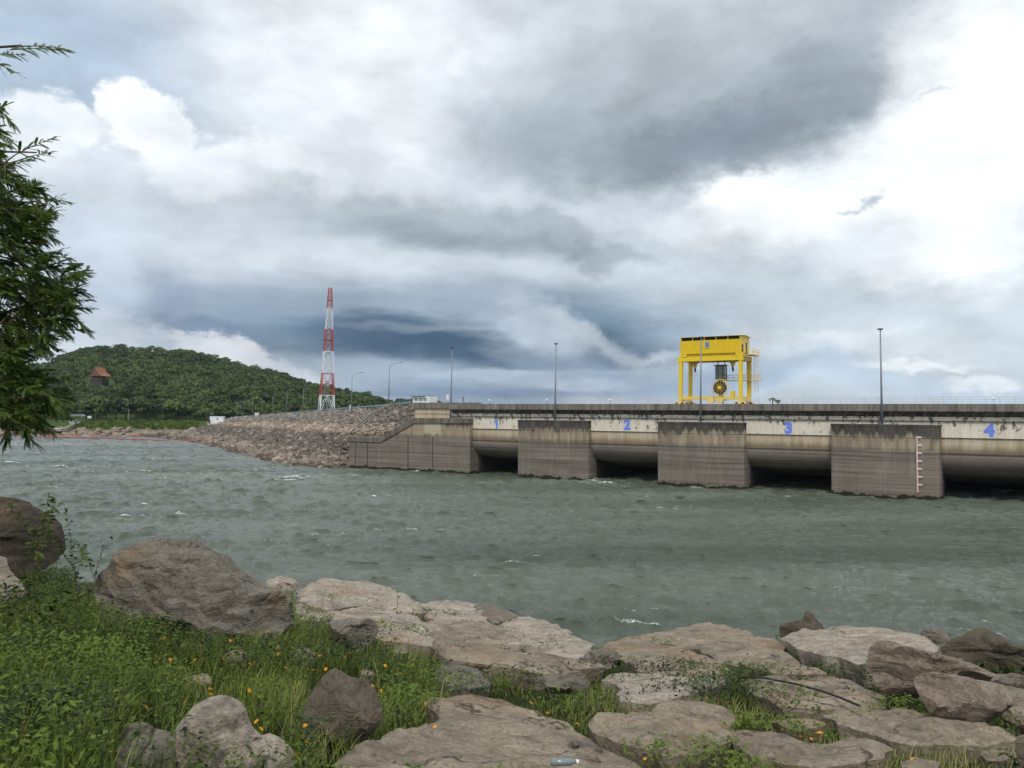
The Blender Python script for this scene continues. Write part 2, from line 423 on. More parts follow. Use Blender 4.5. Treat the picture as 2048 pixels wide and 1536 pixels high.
M['stem'] = plain('green_brown_stem', (.10, .085, .035), .8, .2, 9)
M['petal'] = plain('orange_yellow_petal', (.82, .36, .015), .6, .1, 30)
M['rooftile'] = plain('orange_roof_tiles', (.30, .12, .06), .85, .25, 1.2)
M['wood'] = plain('weathered_wood', (.16, .08, .05), .85, .25, 2)

def rockmat(name, lo, hi, acc, layers=0.0, lich=.4, sc=1.0):
    def fn(t, b):
        geo = t.n('ShaderNodeNewGeometry'); oi = t.n('ShaderNodeObjectInfo')
        p = t.vm('ADD', OC(t), t.vm('MULTIPLY', t.vm('ADD', oi.outputs['Random'], (0, 0, 0)), (40, 20, 30)))
        d = t.noise(p, 1.4*sc, 4, .6, out=1)
        pw = t.vm('ADD', p, t.vm('MULTIPLY', d, (.5, .5, .35)))
        str_ = t.noise(t.mapping(pw, rot=(.25, -.12, .3), scale=(1.2, 2.2, 11)), 1.6*sc, 8, .68)
        n1 = t.noise(p, 2.0*sc, 9, .68); n2 = t.noise(p, 9*sc, 8, .72); n3 = t.noise(p, 42*sc, 5, .7)
        vor = t.n('ShaderNodeTexVoronoi', feature='DISTANCE_TO_EDGE'); t.l(t.vm('ADD', t.mapping(p, scale=(.55, .9, .9)), t.vm('MULTIPLY', d, (.9, .9, .9))), vor.inputs['Vector']); vor.inputs['Scale'].default_value = .9*sc
        mixn = t.m('ADD', t.m('MULTIPLY', n1, 1-layers*.6), t.m('MULTIPLY', str_, layers*.6))
        c = t.ramp(mixn, [(.32, lo), (.5, tuple((a+b_)/2 for a, b_ in zip(lo, hi))), (.66, hi)])
        c = t.mix(t.mr(n2, .42, .66, 0, lich), c, acc)
        c = t.mix(t.mr(n3, .3, .52, .55, 0), c, tuple(x*.35 for x in lo[:3])+(1,))
        c = t.mix(t.mr(str_, .34, .43, .6*min(1, .35+layers), 0), c, (.035, .03, .026, 1))
        rust = t.noise(t.mapping(p, loc=(5, 5, 5)), 1.1*sc, 4, .6)
        c = t.mix(t.mr(rust, .56, .72, 0, .5), c, (.26, .15, .08, 1))
        crk = t.m('MULTIPLY', t.mr(vor.outputs['Distance'], .002, .012, 1, 0, True), t.mr(n1, .42, .56))
        c = t.mix(t.m('MULTIPLY', crk, .8), c, (.03, .025, .02, 1))
        t.l(c, b.inputs[0])
        h = t.m('ADD', t.m('MULTIPLY', n2, .5), t.m('ADD', t.m('MULTIPLY', n3, .18), t.m('MULTIPLY', str_, .25+layers)))
        bump(t, b, h, .06, .9)
    return mat(name, fn, .92, .15)
M['rock'] = rockmat('sandstone_warm', (.10, .080, .056, 1), (.34, .275, .20, 1), (.46, .39, .30, 1), .45, .5)
M['rockpale'] = rockmat('sandstone_pale', (.15, .125, .095, 1), (.42, .36, .285, 1), (.56, .49, .40, 1), .35, .6)
M['rockgrey'] = rockmat('sandstone_grey', (.085, .073, .056, 1), (.26, .228, .183, 1), (.34, .305, .25, 1), .9)
M['rockdark'] = rockmat('sandstone_dark', (.05, .042, .031, 1), (.155, .128, .094, 1), (.20, .17, .13, 1), .5, .3)
M['rocklayer'] = rockmat('sandstone_layered', (.11, .085, .062, 1), (.34, .27, .21, 1), (.44, .36, .29, 1), 1.3, .4)
def riprap_fn(t, b):
    geo = t.n('ShaderNodeNewGeometry'); p = geo.outputs['Position']; x, y, z = sep(t, p)
    a = t.n('ShaderNodeAttribute', attribute_name='var').outputs['Fac']
    n = t.noise(p, .07, 4, .6); n1 = t.noise(p, 2.0, 6, .7)
    lv = t.n('ShaderNodeAttribute', attribute_name='lev').outputs['Fac']
    zz = t.m('ADD', lv, t.m('MULTIPLY', t.m('SUBTRACT', n, .5), .16))
    c = t.ramp(zz, [(.0, (.13, .105, .082, 1)), (.07, (.33, .27, .215, 1)), (.16, (.22, .185, .15, 1)), (.30, (.155, .135, .115, 1)), (.50, (.17, .145, .122, 1)),
                    (.56, (.42, .32, .245, 1)), (.64, (.41, .33, .27, 1)), (.71, (.24, .205, .175, 1)), (.98, (.27, .235, .205, 1))])
    c = t.mix(t.mr(a, 0, 1, .55, 0), c, (.045, .038, .032, 1))
    c = t.mix(t.mr(a, .72, 1, 0, .5), c, (.46, .38, .31, 1))
    c = t.mix(t.mr(n1, .3, .6, .3, 0), c, (.06, .05, .04, 1))
    t.l(c, b.inputs[0]); bump(t, b, n1, .1, .5)
M['riprap'] = mat('riprap_stone', riprap_fn, .95, .1)
def soil_fn(t, b):
    p = OC(t); n = t.noise(p, 2.2, 8, .7); n2 = t.noise(p, 14, 6, .7)
    c = t.ramp(n, [(.3, (.018, .030, .008, 1)), (.5, (.03, .045, .012, 1)), (.7, (.07, .06, .035, 1))])
    c = t.mix(t.mr(n2, .4, .7, 0, .5), c, (.05, .045, .025, 1)); t.l(c, b.inputs[0]); bump(t, b, n2, .05, 1)
M['soil'] = mat('soil_and_moss', soil_fn, 1, .1)
def shore_fn(t, b):
    p = t.n('ShaderNodeNewGeometry').outputs['Position']; x, y, z = sep(t, p)
    n = t.noise(p, .08, 7, .65); n2 = t.noise(p, .6, 6, .7)
    zz = t.m('ADD', z, t.m('MULTIPLY', t.m('SUBTRACT', n, .5), 5))
    gcol = t.ramp(n2, [(.3, (.022, .045, .012, 1)), (.7, (.075, .11, .032, 1))])
    rk = t.ramp(n2, [(.3, (.10, .08, .06, 1)), (.7, (.30, .24, .19, 1))])
    t.l(t.mix(t.mr(zz, 1.6, 2.6, 0, 1, True), rk, gcol), b.inputs[0]); bump(t, b, n2, .5, 1)
M['shore'] = mat('shore_land', shore_fn, 1, .1)
M['forest'] = leafmat('forest_leaves', (.012, .030, .010, 1), (.100, .145, .040, 1), .15, .8)
M['treeleaf'] = leafmat('tamarind_leaves', (.016, .044, .010, 1), (.17, .25, .035, 1), .45, .5)
M['grass'] = leafmat('grass_blades', (.020, .048, .008, 1), (.24, .30, .05, 1), .4, .6, (.36, .33, .15, 1))
M['weed'] = leafmat('weed_leaves', (.006, .020, .004, 1), (.125, .18, .02, 1), .3, .55)
def water_fn(t, b):
    p = t.n('ShaderNodeNewGeometry').outputs['Position']
    n1 = t.noise(t.mapping(p, rot=(0, 0, .2), scale=(1, 2.2, 1)), 3.6, 8, .75)
    n2 = t.noise(t.mapping(p, rot=(0, 0, -.2), scale=(1, 2.4, 1)), .8, 8, .66)
    big = t.noise(t.mapping(p, rot=(0, 0, -.45), scale=(.35, 1.6, 1)), .035, 5, .6, dist=.8)
    base = t.mix(t.mr(big, .35, .65), (.064, .084, .058, 1), (.125, .145, .112, 1))  # broad pale streaks put some sky sheen into the base colour
    fm = t.n('ShaderNodeAttribute', attribute_name='foam').outputs['Fac']
    f1 = t.noise(t.mapping(p, scale=(1, 2.2, 1)), 4.5, 7, .8)
    fk = t.mr(t.m('ADD', fm, t.m('MULTIPLY', f1, .8)), 1.13, 1.24, 0, 1, True)
    t.l(t.mix(fk, base, (.75, .78, .77, 1)), b.inputs[0])
    t.l(t.m('MAXIMUM', t.mr(fk, 0, 1, 0, .8), t.mr(big, .35, .65, .10, .03)), b.inputs['Roughness'])
    b.inputs['IOR'].default_value = 1.33
    h = t.m('ADD', t.m('MULTIPLY', n1, .9), t.m('MULTIPLY', n2, .5))
    bump(t, b, h, .20, 1)
M['water'] = mat('lake_water', water_fn, .1, .5)

# ------------------------------------------------------------------ water and ground sheets
def build_water():
    nr, nc = 1150, 1150
    Ys = np.geomspace(22, 430, nr); dx = np.linspace(-.98, .98, nc)
    Y, DX = np.meshgrid(Ys, dx, indexing='ij'); X = DX*Y
    Z = np.zeros_like(X); sp = np.maximum(np.gradient(Ys)[:, None]*np.ones_like(X), Y*(dx[1]-dx[0]))
    rg = np.random.default_rng(3); XX = X.copy(); YY = Y.copy()
    for k in range(96):
        lam = np.exp(rg.uniform(np.log(.36), np.log(3.8))); th = R(-105)+rg.normal(0, .5)
        kx, ky = 2*math.pi/lam*math.cos(th), 2*math.pi/lam*math.sin(th); ph = rg.uniform(0, 6.28)
        A = .0088*lam**1.0; w = np.clip((lam/sp-2.2)/2, 0, 1)
        a = kx*X+ky*Y+ph+1.5*np.sin(X*.05+k)+1.2*np.cos(Y*.07+k*2)
        Z += A*w*np.cos(a); q = 1.35*A*w*np.sin(a); XX -= q*math.cos(th); YY -= q*math.sin(th)
    gust = fbm(np.stack([(X.ravel()*.88+Y.ravel()*.47)*.016, (Y.ravel()*.88-X.ravel()*.47)*-.075+2, np.zeros(X.size)], 1), 4, .6).reshape(X.shape)
    Z *= np.clip(1.0+.75*gust, .5, 2.0)
    pz = fbm(np.stack([X.ravel()*.10, Y.ravel()*.16, np.ones(X.size)], 1), 3).reshape(X.shape)
    foam = np.clip((Z-.095)/.08, 0, 1)*.60+pz*.24-.05*(Y < 75)
    idx = np.arange(nr*nc).reshape(nr, nc)
    Q = np.stack([idx[:-1, :-1], idx[:-1, 1:], idx[1:, 1:], idx[1:, :-1]], -1).reshape(-1, 4)
    o = nmesh('lake_water', np.stack([XX, YY, Z], -1).reshape(-1, 3), Q, M['water'], smooth=True, attr={'foam': foam.ravel()})
    tag(o, kind='structure')
build_water()
g0 = MB().add([(-1400, -300, -3), (1400, -300, -3), (1400, 1700, -3), (-1400, 1700, -3)], [(0, 1, 2, 3)]).build('ground', M['soil']); tag(g0, kind='structure')

# ------------------------------------------------------------------ near bank
EDX = np.array([-1.2, -.65, -.516, -.275, -.091, .112, .175, .334, .39, .524, .65, 1.2])
EDY = np.array([10.6, 10.4, 9.8, 10.4, 10.5, 7.6, 8.6, 8.0, 8.6, 8.0, 6.6, 6.0])
def ground_z(X, Y):
    X = np.asarray(X, float); Y = np.asarray(Y, float)
    ye = np.interp(X/np.maximum(Y, .5), EDX, EDY)
    z = 13-.185*Y+.1*np.maximum(0, -X)
    d = np.maximum(0, Y-ye+.25)
    return z-.85*d*d/(d+.6)
def gpt(px, py, h=0.0):
    d = ray(px, py); Y = (1.0-h)/(-d.z-.185+.1*max(0, -d.x))
    return Vector((d.x*Y, Y, EYE+d.z*Y))
def build_bank():
    xs = np.linspace(-26, 26, 260); ys = np.linspace(.2, 27, 260)
    X, Y = np.meshgrid(xs, ys, indexing='ij')
    n = fbm(np.stack([X.ravel()*1.2, Y.ravel()*1.2, np.zeros(X.size)], 1), 5).reshape(X.shape)
    Z = np.maximum(ground_z(X, Y)-.07+.022*n, -2.5)
    idx = np.arange(X.size).reshape(X.shape)
    Q = np.stack([idx[:-1, :-1], idx[1:, :-1], idx[1:, 1:], idx[:-1, 1:]], -1).reshape(-1, 4)
    tag(nmesh('bank_terrain', np.stack([X, Y, Z], -1).reshape(-1, 3), Q, M['soil'], smooth=True), kind='structure')
build_bank()

def rock_object(name, poly2, frame, T, mat_, res, amp, cap, ridge=0.0, seed=0, back=.7, edge=.5, facets=9, cracks=2, layn=(.25, -.1, .97)):
    """closed rock: outline in a local plane (origin, ax, ay, normal), swollen to both sides."""
    O, AX, AY, N = frame
    P0 = np.array(poly2, float)
    # resample and roughen outline
    pts = []
    n = len(P0)
    for i in range(n):                       # Catmull-Rom for a natural outline
        p0, p1, p2, p3 = P0[i-1], P0[i], P0[(i+1) % n], P0[(i+2) % n]
        L = np.hypot(*(p2-p1)); k = max(1, int(L/res))
        for j in range(k):
            t_ = j/k
            c = .5*((2*p1)+(-p0+p2)*t_+(2*p0-5*p1+4*p2-p3)*t_**2+(-p0+3*p1-3*p2+p3)*t_**3)
            pts.append(.3*c+.7*(p1+(p2-p1)*t_))
    B = np.array(pts)
    wob = np.stack([fbm(np.c_[B*3.1/edge, np.full(len(B), seed)], 4), fbm(np.c_[B*3.1/edge, np.full(len(B), seed+50)], 4)], 1)
    B = B+wob*.05*edge
    lo, hi = B.min(0), B.max(0)
    gx = np.arange(lo[0], hi[0], res); gy = np.arange(lo[1], hi[1], res*.87)
    G = np.array([(x+(res/2 if j % 2 else 0), y) for j, y in enumerate(gy) for x in gx]) if len(gx) and len(gy) else np.zeros((0, 2))
    if len(G):
        G = G+np.random.default_rng(seed).uniform(-.2, .2, G.shape)*res
        k = inpoly(G, B); G = G[k]; G = G[dpoly(G, B) > res*.5]
    allp = np.vstack([B, G]); nb = len(B)
    r = delaunay_2d_cdt([Vector(p) for p in allp], [(i, (i+1) % nb) for i in range(nb)], [list(range(nb))], 1, 1e-6)
    V2 = np.array([tuple(v) for v in r[0]]); T3 = np.array([f for f in r[2] if len(f) == 3])
    d = dpoly(V2, B); onb = d < 1e-5
    x_ = np.clip(d/cap, 0, 1); prof = .45*np.sqrt(np.clip(1-(1-x_)**2, 0, 1))+.55*np.minimum(1, x_*1.5)
    big = fbm(np.c_[V2*1.3/edge, np.full(len(V2), seed*1.7)], 3)
    hF = T*prof*(1+.6*big); hB = -T*back*prof
    nv = len(V2); inner = np.where(~onb)[0]
    mapB = np.arange(nv); mapB[inner] = nv+np.arange(len(inner))
    V2a = np.vstack([V2, V2[inner]]); H = np.concatenate([hF, hB[inner]])
    O, AX, AY, N = [np.array(v) for v in (O, AX, AY, N)]
    W3 = O+V2a[:, :1]*AX+V2a[:, 1:]*AY+H[:, None]*N
    top = T3; bot = mapB[T3][:, ::-1]
    rg_ = np.random.default_rng(seed+900); cen = W3.mean(0); Na = np.array(N)
    for i in range(facets):
        dv = rg_.normal(0, 1, 3); dv /= np.linalg.norm(dv)
        dn = dv@Na
        if back > 1.2: dv = (dv-Na*dn)*min(.3, .8*T/max(.2, np.ptp(B, axis=0).max()))+Na; dv /= np.linalg.norm(dv)
        elif abs(dn) < .75: dv = dv+Na*(1.1*np.sign(dn) if dn else 1.1); dv /= np.linalg.norm(dv)
        pr = (W3-cen)@dv; hh_ = pr.max()*rg_.uniform(.50, .86) if back <= 1.2 else pr.max()-T*rg_.uniform(.05, .35); ex = np.maximum(0, pr-hh_)
        W3 = W3-(ex*.98)[:, None]*dv
    # surface displacement
    w = np.concatenate([.25+.75*prof, .25+.75*prof[inner]])[:, None]
    s = seed*3.7
    q = W3+s
    disp = np.stack([fbm(q*2.1+11*i, 5, .55) for i in range(3)], 1)
    W3 = W3+disp*amp*w*.8+np.stack([fbm(q*4.3+61*i, 3, .6) for i in range(3)], 1)*amp*.35*w+np.stack([fbm(q*7.5+31*i, 3, .6) for i in range(3)], 1)*amp*.22*w
    if ridge:
        lay = (q@np.array(layn))*(7.0)+1.1*fbm(q*.9, 3)+.5*fbm(q*3.1, 3)
        fr = lay % 1; st = np.where(fr < .72, fr/.72, (1-fr)/.28)          # saw-tooth ledges
        on = .45+.75*np.clip(fbm(q*.8+9, 2)+.3, 0, 1); W3 = W3+N*((st-.6)*ridge*1.5*on)[:, None]*w
    # joints and cracks
    if cracks:
        for m2 in range(cracks):
            f_ = fbm(q*np.array([.55, .9, .9])*(1+.4*m2)+21*m2+seed, 4); g_ = np.exp(-(f_/.035)**2); on = np.clip(fbm(q*.7+31+m2, 2)+.35, 0, 1)
            W3 = W3-N*(g_*on*.035)[:, None]*w
    if back > 1.2:                              # broken strata: thin steps across the top
        f_ = fbm(q*np.array([.7, .9, .9])+77, 4)*2.2; fr = f_ % 1; step = np.where(fr < .86, fr/.86, (1-fr)/.14)
        W3 = W3+N*((step-.5)*.034)[:, None]*w
    # crease ridges
    rr = 1-np.abs(fbm(q*1.1+5, 3)); W3 = W3+N*((rr[:, None]-.7)*amp*.8)*w
    c = W3.mean(0); c[2] = W3[:, 2].min()
    fs = np.vstack([top, bot])
    a, b_, c_ = W3[top[:, 0]], W3[top[:, 1]], W3[top[:, 2]]
    if (np.cross(b_-a, c_-a)@N).mean() < 0: fs = fs[:, ::-1]
    o = nmesh(name, W3-c, fs, mat_, smooth=True); o.location = c; o.data.set_sharp_from_angle(angle=R(27))
    return o
POLYS = []
def slab(outline, name, label, cat, m='rock', h=.10, T=.10, amp=.022, res=.035, cap=None, seed=None, ridge=0, group=None, tilt=0):
    seed = seed if seed is not None else len(POLYS)+1
    ox = sum(p[0] for p in outline)/len(outline); oy = sum(p[1] for p in outline)/len(outline); outline = [(ox+(a-ox)*.985, oy+(b-oy)*.97) for a, b in outline]
    h = h*(.24 if max(p[1] for p in outline) > 1345 else .36); T = T*.55
    W3 = [gpt(px, py, h) for px, py in outline]
    c = sum(W3, Vector())/len(W3)
    ax = Vector((1, 0, .1*(-1 if c.x < 0 else 0))).normalized(); ay = Vector((0, 1, -.185)); ay = (ay-ax*ay.dot(ax)).normalized(); nn = ax.cross(ay).normalized()
    p2 = [((p-c).dot(ax), (p-c).dot(ay)) for p in W3]
    a = np.array(p2); size = min(np.ptp(a[:, 0]), np.ptp(a[:, 1]))
    o = rock_object(name, p2, (c-nn*T*.0, ax, ay, nn), T, M[m], res, amp, (cap*.55 if cap else min(.14, size*.4)), ridge, seed, back=(h+.25)/max(T, .01), edge=min(1, size))
    tag(o, label, cat, group); POLYS.append(outline)
    return o
def boulder(outline, name, label, cat, m='rockgrey', base=None, lean=28, T=None, amp=.05, res=.035, ridge=.03, seed=None, block=True, group=None, dist=None, backr=1.0, layn=(.25, -.1, .97), facets=14):
    seed = seed if seed is not None else len(POLYS)+1
    by = base or max(p[1] for p in outline); cx = sum(p[0] for p in outline)/len(outline)
    Y0 = dist or gpt(cx, by).y
    O = P(cx, by, Y0)
    L = R(lean); ay = Vector((0, math.sin(L), math.cos(L))); ax = Vector((1, 0, 0)); nn = ax.cross(ay)  # towards camera
    p2 = []
    for px, py in outline:
        d = ray(px, py)                      # intersect with leaning plane
        t_ = (O-Vector((0, 0, EYE))).dot(nn)/d.dot(nn); q = d*t_+Vector((0, 0, EYE))
        p2.append(((q-O).dot(ax), (q-O).dot(ay)))
    a = np.array(p2); size = min(np.ptp(a[:, 0]), np.ptp(a[:, 1])); T = T or size*.42
    o = rock_object(name, p2, (O, ax, ay, nn), T, M[m], res, amp, size*.5, ridge, seed, back=backr, edge=min(1, size), layn=layn, facets=facets)
    tag(o, label, cat, group)
    if block:
        y1 = max(p[1] for p in outline); y0 = min(p[1] for p in outline); yc = y1-.16*(y1-y0)-8
        POLYS.append([(a, min(b, yc)) for a, b in outline])
    return o
NEAR = 'rocks and slabs of the near bank'
# --- left boulders
boulder([(-90,1010),(0,998),(45,1003),(62,1014),(84,1022),(118,1045),(126,1058),(122,1095),(100,1130),(60,1150),(0,1160),(-90,1160)], 'boulder', 'dark brown boulder cut off by the left edge, above the water behind the leafy shrub', 'boulder', 'rockdark', base=1160, T=.5, amp=.07, dist=9.0)
boulder([(-60,1100),(0,1108),(20,1138),(45,1172),(62,1205),(40,1232),(0,1245),(-60,1245)], 'boulder', 'pale grey rock at the left edge under the dark brown boulder', 'boulder', 'rockpale', T=.25, dist=7.2)
boulder([(150,1172),(175,1160),(205,1158),(225,1180),(220,1210),(170,1215),(150,1200)], 'rock', 'small dim rock between the leafy shrub and the big furrowed boulder', 'rock', 'rockgrey', T=.2)
boulder([(203,1182),(212,1152),(240,1135),(252,1112),(276,1098),(300,1080),(345,1073),(390,1076),(420,1090),(470,1125),(515,1158),(560,1188),(582,1215),(580,1255),(540,1285),(480,1290),(400,1284),(320,1272),(250,1262),(204,1240)], 'boulder', 'largest boulder, furrowed grey stone with a slanting right flank', 'boulder', 'rockgrey', base=1275, lean=20, T=.62, amp=.06, ridge=.075, res=.028, layn=(.55, -.15, .82))
boulder([(524,1156),(545,1153),(560,1149),(585,1152),(596,1164),(590,1195),(578,1218),(545,1200),(530,1175)], 'rock', 'small squared pale rock wedged behind the right end of the furrowed boulder', 'rock', 'rockpale', T=.16, base=1215)
slab([(588,1190),(612,1174),(640,1163),(700,1166),(742,1170),(780,1183),(830,1206),(856,1228),(800,1224),(740,1212),(700,1214),(655,1222),(622,1214),(600,1204)], 'rock_slab', 'smooth pale domed slab nearest the water right of the furrowed boulder', 'rock slab', 'rockpale', h=.32, T=.18, cap=.4)
slab([(582,1198),(608,1200),(650,1226),(620,1232),(590,1226)], 'rock', 'small pale splinter of rock at the left foot of the smooth domed slab', 'rock', 'rockpale', h=.15, T=.06)
slab([(600,1232),(660,1226),(710,1216),(760,1211),(800,1220),(840,1240),(880,1262),(905,1285),(860,1296),(800,1284),(740,1272),(700,1252),(650,1244),(600,1242)], 'rock_slab', 'pale cracked slab below the smooth domed slab, a thin weed standing on it', 'rock slab', 'rockpale', h=.22, T=.12)
boulder([(655,1240),(700,1236),(742,1238),(765,1268),(748,1295),(700,1305),(668,1282)], 'rock', 'dark grey rock face half buried in grass right of the furrowed boulder', 'rock', 'rockgrey', T=.18)
slab([(826,1209),(880,1205),(915,1206),(960,1214),(990,1238),(1003,1252),(940,1248),(880,1250),(850,1232)], 'rock_slab', 'pale slab at the water edge left of the dark overhanging wedge', 'rock slab', 'rockpale', h=.26, T=.12)
slab([(945,1213),(965,1209),(1015,1222),(1040,1233),(1035,1239),(1008,1243),(990,1250),(968,1232)], 'rock', 'dark wedge of rock with an undercut edge hanging over the water', 'rock', 'rockgrey', h=.36, T=.06)
slab([(992,1250),(1050,1235),(1090,1244),(1140,1263),(1180,1288),(1196,1305),(1160,1316),(1100,1310),(1040,1300),(1005,1282)], 'rock_slab', 'pale rounded slab sloping down to the water notch at the middle', 'rock slab', 'rockpale', h=.28, T=.14, cap=.35)
slab([(835,1252),(900,1244),(960,1244),(1010,1260),(1060,1292),(1110,1312),(1152,1337),(1110,1348),(1055,1344),(1010,1340),(960,1330),(900,1322),(870,1308),(855,1285)], 'rock_slab', 'long brown undercut slab with white blotches in the middle of the bank', 'rock slab', 'rock', h=.26, T=.15, cap=.35)
slab([(1040,1292),(1110,1300),(1180,1318),(1210,1335),(1150,1340),(1100,1325)], 'rock_slab', 'narrow flat slab strip behind the round grey stone', 'rock slab', 'rock', h=.12, T=.06)
slab([(868,1342),(910,1332),(960,1345),(988,1370),(940,1376),(880,1366)], 'rock', 'flat pale-rimmed stone in the grass above the largest slab', 'rock', 'rockgrey', h=.14, T=.08)
boulder([(1058,1368),(1090,1352),(1130,1348),(1150,1337),(1175,1343),(1184,1365),(1160,1385),(1095,1385)], 'rock', 'long low grey stone with a rounded right end in the grass', 'rock', 'rockgrey', T=.16)
boulder([(598,1440),(606,1408),(640,1352),(665,1338),(700,1344),(740,1370),(768,1402),(772,1430),(745,1468),(700,1486),(640,1488),(603,1475)], 'boulder', 'dark brown pyramid boulder standing alone in the grass', 'boulder', 'rockdark', T=.26, amp=.035, res=.03)
boulder([(232,1500),(238,1445),(270,1435),(300,1440),(335,1460),(345,1490),(352,1530),(330,1575),(250,1575),(228,1540)], 'boulder', 'rounded grey boulder, left one of three at the bottom edge', 'boulder', 'rockgrey', T=.16, amp=.03, res=.025)
boulder([(342,1485),(380,1430),(420,1402),(455,1396),(475,1403),(500,1440),(537,1490),(542,1520),(510,1550),(470,1590),(360,1580),(342,1530)], 'boulder', 'pale pointed boulder with orange stain, middle of three at the bottom edge', 'boulder', 'rockpale', T=.2, amp=.04, res=.025)
boulder([(508,1465),(545,1456),(570,1473),(590,1505),(588,1575),(525,1580),(530,1510)], 'boulder', 'smaller rounded pale boulder, right one of three at the bottom edge', 'boulder', 'rockpale', T=.13, amp=.025, res=.025)
# --- slabs right
slab([(600,1600),(680,1515),(760,1482),(830,1470),(872,1440),(855,1405),(925,1391),(1000,1400),(1035,1414),(1110,1432),(1180,1462),(1205,1482),(1240,1500),(1290,1520),(1240,1600),(900,1640)], 'rock_slab', 'largest flat brown slab, at the bottom middle beside the pyramid boulder', 'rock slab', 'rock', h=.10, T=.07, res=.035, cap=.22)
boulder([(1165,1312),(1178,1299),(1210,1294),(1240,1304),(1252,1330),(1215,1342),(1172,1332)], 'rock', 'round grey stone at the head of the water notch', 'rock', 'rockgrey', T=.15)
slab([(1202,1292),(1240,1278),(1275,1278),(1300,1284),(1380,1303),(1420,1318),(1455,1335),(1465,1350),(1400,1350),(1310,1348),(1250,1326),(1218,1308)], 'rock_slab', 'brown slab with ochre upper edge, below the crack of the broad slab', 'rock slab', 'rock', h=.2, T=.07, cap=.2)
slab([(1268,1277),(1330,1264),(1365,1254),(1400,1251),(1450,1253),(1500,1266),(1530,1280),(1562,1286),(1592,1318),(1645,1348),(1585,1350),(1520,1343),(1460,1330),(1400,1304),(1340,1290),(1290,1283)], 'rock_slab', 'broad brown slab rising beside the water, crossed below by a pale crack', 'rock slab', 'rock', h=.26, T=.09, cap=.25)
slab([(1203,1360),(1240,1352),(1310,1350),(1400,1346),(1440,1347),(1464,1360),(1425,1382),(1350,1397),(1290,1406),(1222,1398),(1228,1376)], 'rock_slab', 'flat pale slab in the centre of the grass below the broad cracked slab', 'rock slab', 'rockpale', h=.10, T=.05, cap=.15)
slab([(1192,1442),(1290,1438),(1312,1415),(1350,1408),(1400,1409),(1450,1419),(1480,1436),(1474,1465),(1455,1492),(1400,1514),(1340,1518),(1260,1498),(1200,1468)], 'rock_slab', 'smooth pinkish slab left of the grass tuft near the bottom', 'rock slab', 'rock', h=.10, T=.06, cap=.18, res=.035)
slab([(1478,1366),(1540,1351),(1600,1362),(1660,1369),(1720,1390),(1785,1416),(1720,1421),(1620,1418),(1560,1414),(1520,1398)], 'rock_slab', 'slab crossed by the black hose', 'rock slab', 'rock', h=.12, T=.07, cap=.2)
slab([(1475,1458),(1540,1464),(1600,1484),(1645,1492),(1700,1476),(1750,1480),(1790,1496),(1740,1518),(1650,1535),(1560,1530),(1500,1514),(1465,1492)], 'rock_slab', 'low brown slab at the bottom, right of the pinkish slab', 'rock slab', 'rock', h=.09, T=.05, cap=.15, res=.035)
slab([(1635,1430),(1700,1418),(1780,1422),(1860,1438),(1950,1448),(2030,1466),(2070,1480),(1960,1490),(1850,1494),(1780,1482),(1720,1458)], 'rock_slab', 'long flat slab below the two layered boulders', 'rock slab', 'rock', h=.09, T=.05, cap=.15, res=.035)
slab([(1546,1440),(1600,1434),(1645,1444),(1652,1452),(1600,1460),(1560,1452)], 'rock', 'small flat stone sunk in bright green grass', 'rock', 'rock', h=.05, T=.03)
slab([(1558,1278),(1600,1262),(1680,1256),(1760,1258),(1850,1274),(1880,1290),(1865,1308),(1800,1306),(1745,1310),(1730,1335),(1690,1318),(1640,1312),(1600,1297)], 'rock_slab', 'large pale overhanging slab with a dark hollow beneath, beside the water', 'rock slab', 'rockpale', h=.36, T=.09, cap=.25)
slab([(1680,1335),(1720,1318),(1760,1320),(1760,1350),(1700,1350)], 'rock', 'small pale stone right of the dark hollow', 'rock', 'rockpale', h=.14, T=.07)
slab([(1600,1370),(1640,1350),(1700,1360),(1740,1378),(1780,1400),(1720,1392),(1660,1375)], 'rock_slab', 'thin slab strip between the hose slab and the layered boulder', 'rock slab', 'rock', h=.1, T=.05)
boulder([(1549,1282),(1556,1243),(1600,1240),(1610,1222),(1617,1217),(1627,1222),(1633,1241),(1645,1246),(1652,1262),(1620,1285),(1565,1290)], 'rock', 'dark angular rock with a pointed top against the water', 'rock', 'rockdark', base=1285, lean=5, T=.2, amp=.02)
boulder([(1728,1335),(1734,1308),(1755,1280),(1790,1282),(1850,1300),(1900,1314),(1950,1334),(1972,1358),(1960,1380),(1900,1395),(1830,1400),(1770,1392),(1738,1372)], 'boulder', 'layered pale boulder with long ragged ledges, upper of the two at the right', 'boulder', 'rocklayer', T=.32, amp=.04, ridge=.07, res=.03)
boulder([(1822,1352),(1860,1341),(1900,1344),(1950,1360),(1990,1368),(2008,1392),(2004,1425),(1980,1442),(1960,1456),(1900,1448),(1858,1432),(1838,1400)], 'boulder', 'layered brown boulder with a knob at its right end, in front of the other', 'boulder', 'rocklayer', T=.26, amp=.04, ridge=.05, res=.025)
boulder([(1870,1300),(1900,1275),(1930,1262),(1975,1252),(1990,1260),(2030,1290),(2046,1320),(2050,1360),(1990,1360),(1940,1345),(1895,1325)], 'boulder', 'big dark angular boulder at the right edge above the water', 'boulder', 'rockdark', base=1355, lean=15, T=.3, amp=.05)
boulder([(1830,1272),(1850,1259),(1880,1260),(1905,1270),(1890,1292),(1850,1290)], 'rock', 'small pale rock behind the big angular boulder', 'rock', 'rockgrey', T=.12)
boulder([(1962,1352),(2000,1345),(2050,1350),(2080,1372),(2060,1392),(2000,1388)], 'rock', 'smooth grey rock at the right edge below the big angular boulder', 'rock', 'rockgrey', T=.14)
